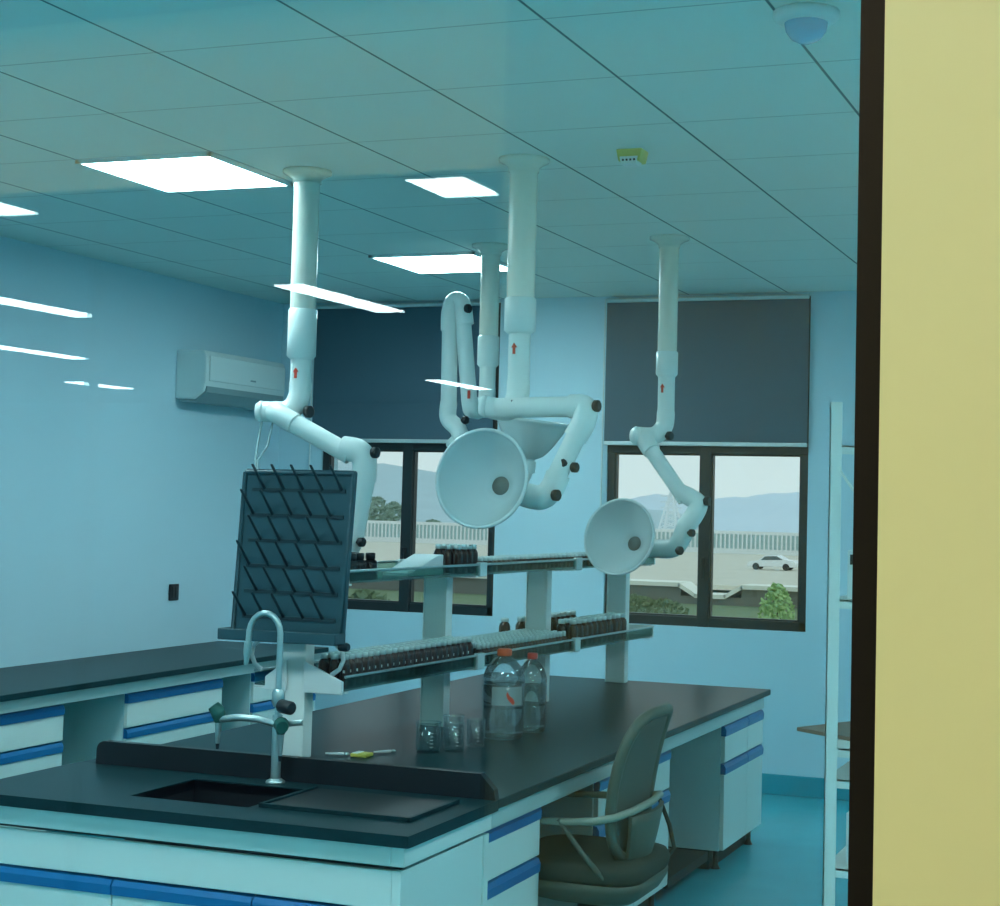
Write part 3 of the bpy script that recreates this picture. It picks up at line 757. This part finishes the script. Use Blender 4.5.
pg = bottle_proto('sample_vial', 'vial', 'short dark vial with pale cap in the far half of the upper shelf', 'short vials along the far half of the upper shelf', .0155, .05, .012, 'amber', 'cap_clear', n=10)
rows([pg], [.085, .122, .160], lin(1.02, 2.62, 38), ZU + TZ)
w = on_shelf(-.13, 1.86, ZL + TZ)
pi_ = bottle_proto('reagent_bottle', 'bottle', 'single amber bottle standing apart behind the pale-capped vials near the third post', None, .026, .12, .015, 'amber', 'cap_clear')
pi_.location = w
# white sloped tray on the upper shelf
w = on_shelf(0, 0, 0)
r = thing('card_tray', 'white wedge-shaped tray on the upper shelf left of the amber bottle cluster', 'tray', tuple(on_shelf(.1, .58, ZU + TZ)), SR)
MB().prism([(-.06, -.10, 0), (-.06, .15, 0), (-.06, .15, .075), (-.06, .11, .075), (-.06, -.10, .012)], (.11, 0, 0)).build('body', 'paper_white', r, world=False, bevel=.003)
B(-.058, .048, -.12, -.10, 0, .012).build('front_lip', 'paper_white', r, world=False)

# ================================================================== DRYING RACK
r = thing('drying_rack', 'dark pegboard drying rack mounted above the sink', 'drying rack', (-2.9, 4.92, 1.15))
yr = 4.885; tilt = -.03
X0, X1, Z0, Z1 = -3.050, -2.622, 1.160, 1.730
rz_ = MB()
def rp(u, v, d=0.0):    # u 0..1 across, v 0..1 up, d out towards the sink
    sk_ = (1 - v) * -.018
    return (X0 + (X1 - X0) * u + sk_, yr - d + (0.02 * v), Z0 + (Z1 - Z0) * v)
c = .025
poly = []
for (cu, cv, a0) in ((1 - c, c * .8, -pi / 2), (1 - c, 1 - c * .8, 0), (c, 1 - c * .8, pi / 2), (c, c * .8, pi)):
    for k in range(5):
        a = a0 + pi / 2 * k / 4; poly.append(rp(cu + c * cos(a), cv + c * .8 * sin(a)))
MB().prism(poly, (0, .018, 0)).build('peg_panel', 'peg_board', r)
rim = [rp(.012, .98, .004), rp(.988, .98, .004), rp(.988, .03, .004), rp(.012, .03, .004), rp(.012, .98, .004)]
MB().tube(rim, .008, 8).build('panel_rim', 'peg_board', r)
rr_ = MB()
for k in range(6):
    rr_.bar(rp(.09, .115 + .152 * k, .003), rp(.93, .115 + .152 * k, .003), .006, .012)
rr_.build('peg_rail', 'peg_dark', r)
for row in range(6):
    v = .115 + .152 * row
    n = 5 if row % 2 else 5
    for k in range(5):
        u = (.20 if row % 2 else .115) + .175 * k
        if u > .92: continue
        a = Vector(rp(u, v, .0)); b = a + Vector((-.011, -.068, .084))
        MB().tube([a, a + (b - a) * .5, b, b + Vector((-.001, -.004, .002))], [.0055, .005, .0045, .002], 8).build('peg', 'peg_dark', r)
tr = MB()
tx0, tx1 = X0 - .034, X1 - .010
tr.box(tx0, tx1, yr - .06, yr - .002, Z0 - .012, Z0 - .004).box(tx0, tx1, yr - .064, yr - .056, Z0 - .012, Z0 + .026).box(tx0, tx0 + .008, yr - .06, yr + .01, Z0 - .012, Z0 + .026).box(tx1 - .008, tx1, yr - .06, yr + .01, Z0 - .012, Z0 + .026)
tr.build('drip_tray', 'peg_board', r, bevel=.003)
m = MB(); m.box(-2.89, -2.80, yr + .019, 4.934, 1.215, 1.26).box(-2.88, -2.81, yr + .021, 4.934, 1.3, 1.34); m.build('mounting_bracket', 'peg_dark', r)

# ================================================================== THINGS ON THE BENCH
def jug(x, y, R, h, capm, label, mark):
    r = thing('water_bottle', label, 'bottle', (x, y, HB))
    prof = [(0, .003), (R * .86, .003), (R * .97, .012)]
    n = 9; z0, z1 = .03, h * .36
    for k in range(n * 2 + 1):
        z = z0 + (z1 - z0) * k / (n * 2); prof.append((R * (1.0 if k % 2 == 0 else .955), z))
    prof += [(R, h * .38), (R, h * .60), (R * .95, h * .615), (R, h * .635), (R * .98, h * .70), (R * .82, h * .80), (R * .50, h * .885), (R * .30, h * .915), (R * .27, h * .93), (R * .27, h * .95)]
    MB().lathe(prof, (x, y, HB), (0, 0, 1), 28).build('body', 'clear_plastic', r)
    lv = h * .60
    MB().lathe([(0, .006), (R * .84, .006), (R * .94, .02), (R * .94, lv), (0, lv)], (x, y, HB), (0, 0, 1), 24).build('water', 'water_body', r)
    MB().lathe([(0, h * .925), (R * .34, h * .925), (R * .35, h * .935), (R * .35, h * .99), (R * .30, h), (0, h)], (x, y, HB), (0, 0, 1), 24).build('cap', capm, r)
    if mark:
        a0 = math.atan2(-y, -x)
        def P(s_, z, rr): 
            a = a0 + s_ / R; return (x + rr * cos(a), y + rr * sin(a), HB + z)
        k = MB(); N = 10; b = 0
        for i in range(N + 1):
            s_ = -.045 + .125 * i / N
            k.v += [P(s_, h * .39, R + .0015), P(s_, h * .595, R + .0015)]
        for i in range(N): k.face([2 * i, 2 * i + 2, 2 * i + 3, 2 * i + 1], True)
        lb_ = k.build('label', 'clear_label', r)
        # red leaf-shaped mark
        k = MB(); pts = []
        out = [(0.0, .50), (.012, .47), (.017, .43), (.011, .41), (.002, .44), (-.006, .47), (-.010, .51), (-.006, .54)]
        for s_, t_ in out: k.v.append(P(s_ * 1.25 + .022, h * (.50 + (t_ - .50) * 1.15), R + .003))
        k.face(list(range(len(out))))
        k.build('red_emblem', 'red_mark', lb_)
    return r
mat('clear_label', (.70, .80, .80), .4)
MATS['clear_label'].node_tree.nodes['Principled BSDF'].inputs['Alpha'].default_value = .35
jug(-2.408, 5.735, .080, .335, 'cap_orange', 'large clear water bottle with orange-red cap and red mark, beside the beakers', True)
jug(-2.378, 5.945, .058, .305, 'cap_red', 'clear water bottle with red cap standing behind the large one', False)
def beaker(x, y, R, h, label):
    r = thing('beaker', label, 'beaker', (x, y, HB), group='glass beakers on the island')
    MB().lathe([(0, .0), (R * .94, .0), (R, .006), (R, h - .006), (R + .004, h), (R + .001, h + .001), (R - .002, h - .006), (R - .002, .008), (0, .004)], (x, y, HB), (0, 0, 1), 24).build('body', 'beaker_glass', r)
    m = MB()
    for q in range(5):
        a = math.atan2(-y, -x) + .15
        z = HB + .022 + q * .012
        m.v += [(x + (R + .0008) * cos(a + t_), y + (R + .0008) * sin(a + t_), z + dz_) for t_ in (0, .25) for dz_ in (0, .0015)]
        k = len(m.v) - 4; m.face([k, k + 2, k + 3, k + 1])
    m.build('graduation', 'cap_white', r)
beaker(-2.505, 5.29, .044, .105, 'clear glass beaker on the island, nearest the sink of the beaker group')
beaker(-2.435, 5.36, .036, .098, 'clear glass beaker standing between two other beakers')
beaker(-2.49, 5.47, .038, .110, 'clear glass beaker at the back of the group')
beaker(-2.415, 5.50, .034, .096, 'clear glass beaker of the group closest to the water bottle')
r = thing('test_strip_pack', 'small yellow and white packet lying on the island behind the sink upstand', 'packet', (-2.66, 5.09, HB))
B(-2.69, -2.63, 5.06, 5.12, HB, HB + .012).build('packet_body', 'yellow_tape', r, bevel=.003)
B(-2.685, -2.665, 5.065, 5.115, HB + .012, HB + .014).build('packet_label', 'label_white', r)
for (x, y, a, n_) in ((-2.735, 5.07, .4, 'left of the yellow packet'), (-2.62, 5.2, .9, 'right of the yellow packet')):
    d = Vector((cos(a), sin(a), 0)) * .05; p = Vector((x, y, HB + .006))
    t_ = thing('pipette', 'white plastic pipette lying on the island ' + n_, 'pipette', tuple(p - Vector((0, 0, .006))), group='pipettes lying on the island')
    MB().tube([p - d, p, p + d * .3], [.003, .005, .005], 8).build('barrel', 'cap_white', t_)
    MB().ball(p + d * .5, .006, (1.6, 1.2, .9), 8, 6).build('bulb', 'cap_clear', t_)

# ================================================================== CHAIR (faces the island, -x)
ch = thing('office_chair', 'grey mesh-back office chair pulled up to the island', 'chair', (-1.82, 5.312, 0), radians(0))
def grid_surface(fn, nu, nv, thick):
    m = MB(); P = [[Vector(fn(i / nu, j / nv)) for j in range(nv + 1)] for i in range(nu + 1)]
    for i in range(nu + 1):
        for j in range(nv + 1): m.v.append(tuple(P[i][j]))
    o = len(m.v)
    for i in range(nu + 1):
        for j in range(nv + 1):
            a = P[min(i + 1, nu)][j] - P[max(i - 1, 0)][j]; b = P[i][min(j + 1, nv)] - P[i][max(j - 1, 0)]
            n_ = a.cross(b).normalized(); m.v.append(tuple(P[i][j] + n_ * thick))
    w_ = nv + 1
    for i in range(nu):
        for j in range(nv):
            q = [i * w_ + j, (i + 1) * w_ + j, (i + 1) * w_ + j + 1, i * w_ + j + 1]
            m.face(q, True); m.face([o + t_ for t_ in q[::-1]], True)
    for i in range(nu):
        m.face([i * w_, o + i * w_, o + (i + 1) * w_, (i + 1) * w_]); m.face([i * w_ + nv, (i + 1) * w_ + nv, o + (i + 1) * w_ + nv, o + i * w_ + nv])
    for j in range(nv):
        m.face([j, j + 1, o + j + 1, o + j]); m.face([nu * w_ + j, o + nu * w_ + j, o + nu * w_ + j + 1, nu * w_ + j + 1])
    return m
def bx(z):      # x of the back at height z (local)
    t = (z - .45) / .52
    return .09 + .085 * t - .025 * sin(pi * min(1, max(0, t)))
def back_w(z):
    t = (z - .45) / .52
    return .165 + .055 * sin(pi * min(1, t * .9 + .08)) 
# back frame: closed rounded loop
loop = []
N = 44
for k in range(N):
    a = 2 * pi * k / N
    ey = abs(cos(a)) ** .55 * (1 if cos(a) >= 0 else -1); ez = abs(sin(a)) ** .62 * (1 if sin(a) >= 0 else -1)
    z = .705 + .245 * ez; loop.append((bx(z) + .035 * (ey ** 2) * -1, .205 * ey * (1.0 - .10 * max(0, -ez)), z))
loop.append(loop[0])
fb = MB().tube(loop, .019, 10, caps=False).build('back_frame', 'chair_shell', ch, world=False)
def bsurf(u, v):
    y = (u * 2 - 1); zz = (v * 2 - 1)
    # squash square to superellipse
    y2 = y * math.sqrt(max(0, 1 - .42 * zz * zz)); z2 = zz * math.sqrt(max(0, 1 - .30 * y * y))
    z = .705 + .24 * z2
    return (bx(z) - .035 * y2 * y2, .20 * y2, z)
grid_surface(bsurf, 12, 12, .006).build('backrest_mesh', 'chair_mesh', ch, world=False)
# lumbar shell joining the back to the seat
def lsurf(u, v):
    y = (u * 2 - 1); z = .35 + .27 * v
    return (.125 - .045 * (1 - v) ** 2 + .02 * v - .03 * y * y, (.085 + .085 * v) * y, z)
grid_surface(lsurf, 10, 8, .014).build('back_support', 'chair_shell', ch, world=False)
def seat_rr(x0, x1, hw, z, r_, n=6):
    P = []
    for (cx_, cy_, a0) in ((x1 - r_, hw - r_, 0), (x0 + r_, hw - r_, pi / 2), (x0 + r_, -hw + r_, pi), (x1 - r_, -hw + r_, 1.5 * pi)):
        for k in range(n + 1):
            a = a0 + pi / 2 * k / n; P.append((cx_ + r_ * cos(a), cy_ + r_ * sin(a), z))
    return P
def stack(rings):
    m = MB(); n = len(rings[0])
    for R_ in rings: m.v += R_
    for i in range(len(rings) - 1):
        for j in range(n): m.face([i * n + j, i * n + (j + 1) % n, (i + 1) * n + (j + 1) % n, (i + 1) * n + j], True)
    m.face(list(range(n))[::-1], True); k = (len(rings) - 1) * n; m.face([k + j for j in range(n)], True)
    return m
stack([seat_rr(-.29, .15, .22, .395, .10), seat_rr(-.305, .16, .235, .41, .11), seat_rr(-.31, .165, .24, .44, .11), seat_rr(-.30, .155, .23, .462, .11), seat_rr(-.26, .12, .19, .47, .09)]).build('seat', 'chair_grey', ch, world=False)
stack([seat_rr(-.20, .10, .14, .315, .08), seat_rr(-.27, .135, .205, .34, .10), seat_rr(-.30, .155, .235, .375, .11), seat_rr(-.305, .16, .238, .398, .11)]).build('seat_shell', 'chair_shell', ch, world=False)
# one hoop makes both arms and wraps round behind the back
half = [(-.30, -.222, .590), (-.20, -.236, .593), (-.08, -.244, .598), (.02, -.236, .606), (.085, -.205, .620), (.125, -.14, .635), (.142, -.06, .645)]
hp = half + [(.145, 0, .647)] + [(x, -y, z + .01) for x, y, z in half[::-1]]
MB().tube(hp, [.011] * 2 + [.013] * (len(hp) - 4) + [.011] * 2, 10).build('arm_hoop', 'chair_arm', ch, world=False)
for sy in (-1, 1):
    MB().tube([(-.10, sy * .247, .605), (-.02, sy * .25, .51), (.05, sy * .235, .43), (.07, sy * .20, .39)], .009, 8).build('arm_strut', 'chair_shell', ch, world=False)
MB().tube([(.10, .20, .63), (.135, .222, .53), (.155, .222, .45), (.12, .20, .40)], .008, 8).build('arm_strut', 'chair_grey', ch, world=False)
MB().tube([(-.07, 0, .32), (-.07, 0, .21), (-.07, 0, .205), (-.07, 0, .09)], [.045, .045, .028, .028], 16).build('gas_lift', 'black_plastic', ch, world=False)
bs_ = MB(); 
for k in range(5):
    a = 2 * pi * k / 5 + .3; d = Vector((cos(a), sin(a), 0)); c0 = Vector((-.07, 0, .095))
    bs_.bar(c0, c0 + d * .27 + Vector((0, 0, -.025)), .045, .028)
bst = bs_.build('star_base', 'chair_shell', ch, world=False, bevel=.006)
for k in range(5):
    a = 2 * pi * k / 5 + .3; p = Vector((-.07 + .27 * cos(a), .27 * sin(a), .027))
    ax = Vector((-sin(a), cos(a), 0))
    MB().tube([p - ax * .02, p + ax * .02], .027, 14).build('caster', 'black_plastic', ch, world=False)

# ================================================================== WHITE RACK AT THE RIGHT
rk = thing('storage_rack', 'tall white steel angle rack beside the black window frame', 'rack', (-1.13, 5.62, 0))
RX0, RX1, RY0, RY1, RZ = -1.155, -.25, 5.60, 6.56, 2.01
for x, y, sx, sy in ((RX0, RY0, 1, 1), (RX1, RY0, -1, 1), (RX0, RY1, 1, -1), (RX1, RY1, -1, -1)):
    m = MB(); m.box(min(x, x + sx * .042), max(x, x + sx * .042), min(y, y + sy * .004), max(y, y + sy * .004), 0, RZ); m.box(min(x, x + sx * .004), max(x, x + sx * .004), min(y, y + sy * .042), max(y, y + sy * .042), 0, RZ)
    m.build('post', 'rack_white', rk)
for z in (.42, .72, .825, 1.33, 1.86):
    m = MB(); m.box(RX0, RX1, RY0 + .005, RY1 - .005, z - .006, z); m.box(RX0 + .004, RX1, RY0 + .005, RY0 + .01, z - .03, z).box(RX0 + .004, RX1, RY1 - .01, RY1 - .005, z - .03, z)
    m.build('shelf_plate', 'rack_white', rk)
m = MB(); m.bar((RX0 + .03, RY0 + .012, 1.78), (RX0 + .16, RY0 + .012, 1.60), .006, .03, (0, 1, 0)); m.build('gusset', 'rack_white', rk)
r = thing('brown_shelf_board', 'brown wooden board jutting out to the left behind the white rack post', 'board', (-1.05, 6.05, .825))
bd = MB().prism([(-1.335, 5.96, .8255), (-1.10, 5.79, .8255), (-.55, 5.80, .8255), (-.55, 6.07, .8255), (-1.10, 6.42, .8255)], (0, 0, .014)).build('panel', 'brown_board', r, bevel=.002)
r = thing('carton', 'white carton on the lowest shelf of the white rack', 'box', (-1.0, 5.8, .42))
B(-1.09, -.86, 5.66, 5.9, .421, .60).build('carton_body', 'paper_white', r, bevel=.004); B(-1.09, -.86, 5.77, 5.79, .60, .602).build('carton_tape', 'label_white', r)
r = thing('small_meter', 'small grey instrument on the upper shelf of the white rack', 'instrument', (-1.06, 5.68, 1.33))
B(-1.095, -.99, 5.64, 5.76, 1.331, 1.50).build('case', 'ac_white', r, bevel=.004); B(-1.085, -1.055, 5.636, 5.641, 1.45, 1.485).build('screen', 'dark_frame', r)

# ================================================================== OUTSIDE
def ang(px):   # view direction (x over y) of things far outside
    d = ROT @ Vector(((px - CX) / FPX, 1, 0)); return d.x / d.y
GZ = -5.2
def hx(px, Y): return ang(px) * Y
def hz(py, px, Y):
    d = ROT @ Vector(((px - CX) / FPX, 1, -(py - CY) / FPX)); return HC + d.z / d.y * Y
struct(B(-400, 250, YB + 3, 250, GZ - .5, GZ).build('ground_outside', 'grass'))
RD = -3.9
rd = MB(); rd.box(-160, 40, 116, 205, RD - .35, RD); struct(rd.build('road_deck', 'road_surface'))
da, db = hx(689, 114.7), hx(749, 114.7)          # the coping dips between these two places
pp = MB(); pp.box(-160, da, 113.5, 115.9, GZ, RD - .1).box(db, 40, 113.5, 115.9, GZ, RD - .1).box(da, db, 113.5, 115.9, GZ - .4, RD - .75)
struct(pp.build('road_edge', 'dark_conc'))
cp = MB(); cp.box(-160, da, 113.2, 116.2, RD - .1, RD + .2).box(db, 40, 113.2, 116.2, RD - .1, RD + .2).bar((da - .1, 114.7, RD + .05), (da + 1.2, 114.7, RD - .7), 3, .28).bar((db - 1.2, 114.7, RD - .7), (db + .1, 114.7, RD + .05), 3, .28).box(da + 1.1, db - 1.1, 113.2, 116.2, RD - .85, RD - .55)
struct(cp.build('road_coping', 'concrete'))
ba = thing('noise_barrier', 'long white post-and-rail barrier with glass panels beyond the road', 'barrier', (-60, 200, RD))
m = MB(); m.box(-160, 40, 199.9, 200.3, RD, RD + .65).box(-160, 40, 199.9, 200.2, RD + 2.45, RD + 2.85); m.build('rail', 'road_rail', ba)
m = MB()
for k in range(220): m.box(-130 + .56 * k, -129.80 + .56 * k, 199.85, 200.04, RD + .6, RD + 2.5)
m.build('balusters', 'road_rail', ba)['kind'] = 'stuff'
MB().box(-160, 40, 200.05, 200.12, RD + .6, RD + 2.5).build('panel', 'barrier_panel', ba)
# car
cxx = hx(776, 150)
cr = thing('car', 'white car driving along the road outside the right window', 'car', (cxx, 150, RD))
L, W_ = 4.6, 1.8
side = [(-2.3, .30), (-2.28, .62), (-1.9, .78), (-1.25, .86), (-.65, 1.34), (.55, 1.40), (1.35, .98), (2.15, .92), (2.3, .65), (2.28, .30)]
MB().prism([(cxx + x, 150 - W_ / 2, RD + z) for x, z in side], (0, W_, 0)).build('body', 'car_white', cr, bevel=.06)
gl = [(-1.0, .90), (-.58, 1.26), (.50, 1.31), (1.10, .98)]
MB().prism([(cxx + x, 150 - W_ / 2 - .012, RD + z) for x, z in gl], (0, W_ + .024, 0)).build('side_window', 'car_glass', cr)
for x in (-1.45, 1.4):
    for sy in (-1, 1):
        MB().tube([(cxx + x, 150 + sy * .92, RD + .32), (cxx + x, 150 + sy * .70, RD + .32)], .32, 20).build('wheel', 'black_plastic', cr)
# hills
def hill(name, mname, y, pts, base=-5.4, depth=655):
    """a ridge: profile pts = (x, height)"""
    n = len(pts); m = MB(); fine = []
    for i in range(n - 1):
        for k in range(10):
            t = k / 10; t2 = t * t * (3 - 2 * t)
            fine.append((pts[i][0] + (pts[i + 1][0] - pts[i][0]) * t, pts[i][1] + (pts[i + 1][1] - pts[i][1]) * t2 + random.uniform(-.5, .5)))
    fine.append(pts[-1]); rows_ = 12
    for j in range(rows_ + 1):
        s_ = (j / rows_) ** 1.5
        for x, h in fine: m.v.append((x, y - depth + depth * j / rows_, base + (h - base) * s_))
    w_ = len(fine)
    for j in range(rows_):
        for i in range(w_ - 1): m.face([j * w_ + i, j * w_ + i + 1, (j + 1) * w_ + i + 1, (j + 1) * w_ + i], True)
    k = len(m.v)
    for x, h in fine: m.v.append((x, y + depth, base))
    for i in range(w_ - 1): m.face([rows_ * w_ + i, rows_ * w_ + i + 1, k + i + 1, k + i], True)
    return struct(m.build(name, mname))
Yh = 900
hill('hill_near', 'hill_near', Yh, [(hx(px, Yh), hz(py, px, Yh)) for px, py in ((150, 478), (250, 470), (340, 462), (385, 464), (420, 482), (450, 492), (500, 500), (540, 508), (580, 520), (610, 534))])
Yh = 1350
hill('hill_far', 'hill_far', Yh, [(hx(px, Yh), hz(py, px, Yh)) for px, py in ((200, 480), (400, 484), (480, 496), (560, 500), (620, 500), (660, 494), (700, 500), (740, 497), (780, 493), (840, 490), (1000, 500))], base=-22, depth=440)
# pylon
px_, Yp = 673, 420
bx_, bz_ = hx(px_, Yp), GZ; top = hz(492, px_, Yp)
py_ = thing('power_pylon', 'pale lattice power pylon outside the right window, behind the hanging arm', 'pylon', (bx_, Yp, bz_))
m = MB(); H = top - bz_
def leg(sx, sy, t): w_ = 2.6 * (1 - t) + .25; return Vector((bx_ + sx * w_, Yp + sy * w_, bz_ + H * t))
for sx in (-1, 1):
    for sy in (-1, 1): m.bar(leg(sx, sy, 0), leg(sx, sy, 1), .32, .32)
for k in range(7):
    t0, t1 = k / 7, (k + 1) / 7
    for sy in (-1, 1):
        m.bar(leg(-1, sy, t0), leg(1, sy, t1), .2, .2); m.bar(leg(1, sy, t0), leg(-1, sy, t1), .2, .2)
m.build('lattice', 'pylon_grey', py_)
m = MB()
for t in (.62, .76, .9):
    z = bz_ + H * t; m.bar((bx_ - 3, Yp, z), (bx_ + 3, Yp, z), .3, .3)
m.build('cross_arm', 'pylon_grey', py_)
# greenery
def tree(x, y, z0, h, w, label, mname='leaf', n=700, group=None, lf=.16, trunk=True):
    r = thing('tree' if h > 3 else 'bush', label, 'tree' if h > 3 else 'bush', (x, y, z0), group=group)
    MB().tube([(x, y, z0), (x + .03 * w, y, z0 + h * .4), (x, y, z0 + h * .75)], [h * .03, h * .022, h * .008], 8).build('trunk', 'bark', r)
    m = MB()
    for i in range(n):
        u = random.random(); a = random.uniform(0, 2 * pi); t = random.random() ** .7
        rad = w / 2 * math.sqrt(random.random()) * (sin(pi * min(.98, .12 + .83 * t)) ** .7)
        p = Vector((x + rad * cos(a), y + rad * sin(a), z0 + h * (.12 + .88 * t) * 1.0))
        s_ = lf * h * random.uniform(.5, 1.1) * .5
        d1 = Vector((random.gauss(0, 1), random.gauss(0, 1), random.gauss(0, 1))).normalized(); d2 = d1.orthogonal().normalized()
        k = len(m.v); m.v += [tuple(p - d1 * s_), tuple(p + d2 * s_ * .5), tuple(p + d1 * s_), tuple(p - d2 * s_ * .5)]; m.face([k, k + 1, k + 2, k + 3])
    m.build('foliage', mname, r)
tree(hx(780, 80), 80, GZ, hz(585, 780, 80) - GZ, 1.8, 'bright green leafy bush low in the right window', 'leaf', 900, lf=.11)
for i, (px, py, Y, w) in enumerate(((380, 498, 215, 5), (397, 503, 224, 4.5), (360, 496, 228, 5), (436, 520, 222, 5), (343, 500, 216, 5))):
    lab = ['round dark tree behind the barrier, in the left pane of the left window', 'lower dark tree next to the window mullion, left window', 'dark tree right beside the hanging white tube, left window',
           'low dark tree behind the barrier in the right pane of the left window', 'dark tree mostly hidden behind the hanging white tube, left window'][i]
    tree(hx(px, Y), Y, GZ, hz(py, px, Y) - GZ, w, lab, 'dark_leaf', 500, 'trees behind the barrier', lf=.14)
for i, (px, py, Y) in enumerate(((372, 592, 70), (640, 596, 85), (668, 600, 82))):
    lab = ['low green shrub seen under the upper shelf in the left window', 'low shrub on the grass near the right window frame side, left pane', 'low shrub beside the mullion of the right window, left pane'][i]
    tree(hx(px, Y), Y, GZ, hz(py, px, Y) - GZ, 3.2, lab, 'grass', 400, 'shrubs on the grass outside', lf=.2)

# ================================================================== LIGHT
wd = bpy.data.worlds.new('overcast'); S.world = wd; wd.use_nodes = True
nt = wd.node_tree; bg = nt.nodes['Background']
tc = nt.nodes.new('ShaderNodeTexCoord'); sx = nt.nodes.new('ShaderNodeSeparateXYZ'); nt.links.new(tc.outputs['Generated'], sx.inputs[0])
rp_ = nt.nodes.new('ShaderNodeValToRGB'); nt.links.new(sx.outputs[2], rp_.inputs[0])
rp_.color_ramp.elements[0].position = 0.0; rp_.color_ramp.elements[0].color = (1.06, .945, .945, 1)
rp_.color_ramp.elements[1].position = .5; rp_.color_ramp.elements[1].color = (.92, .90, .95, 1)
nt.links.new(rp_.outputs[0], bg.inputs[0]); bg.inputs[1].default_value = 1.1
for o in list(bpy.data.objects):
    if '_used' in o.keys(): del o['_used']
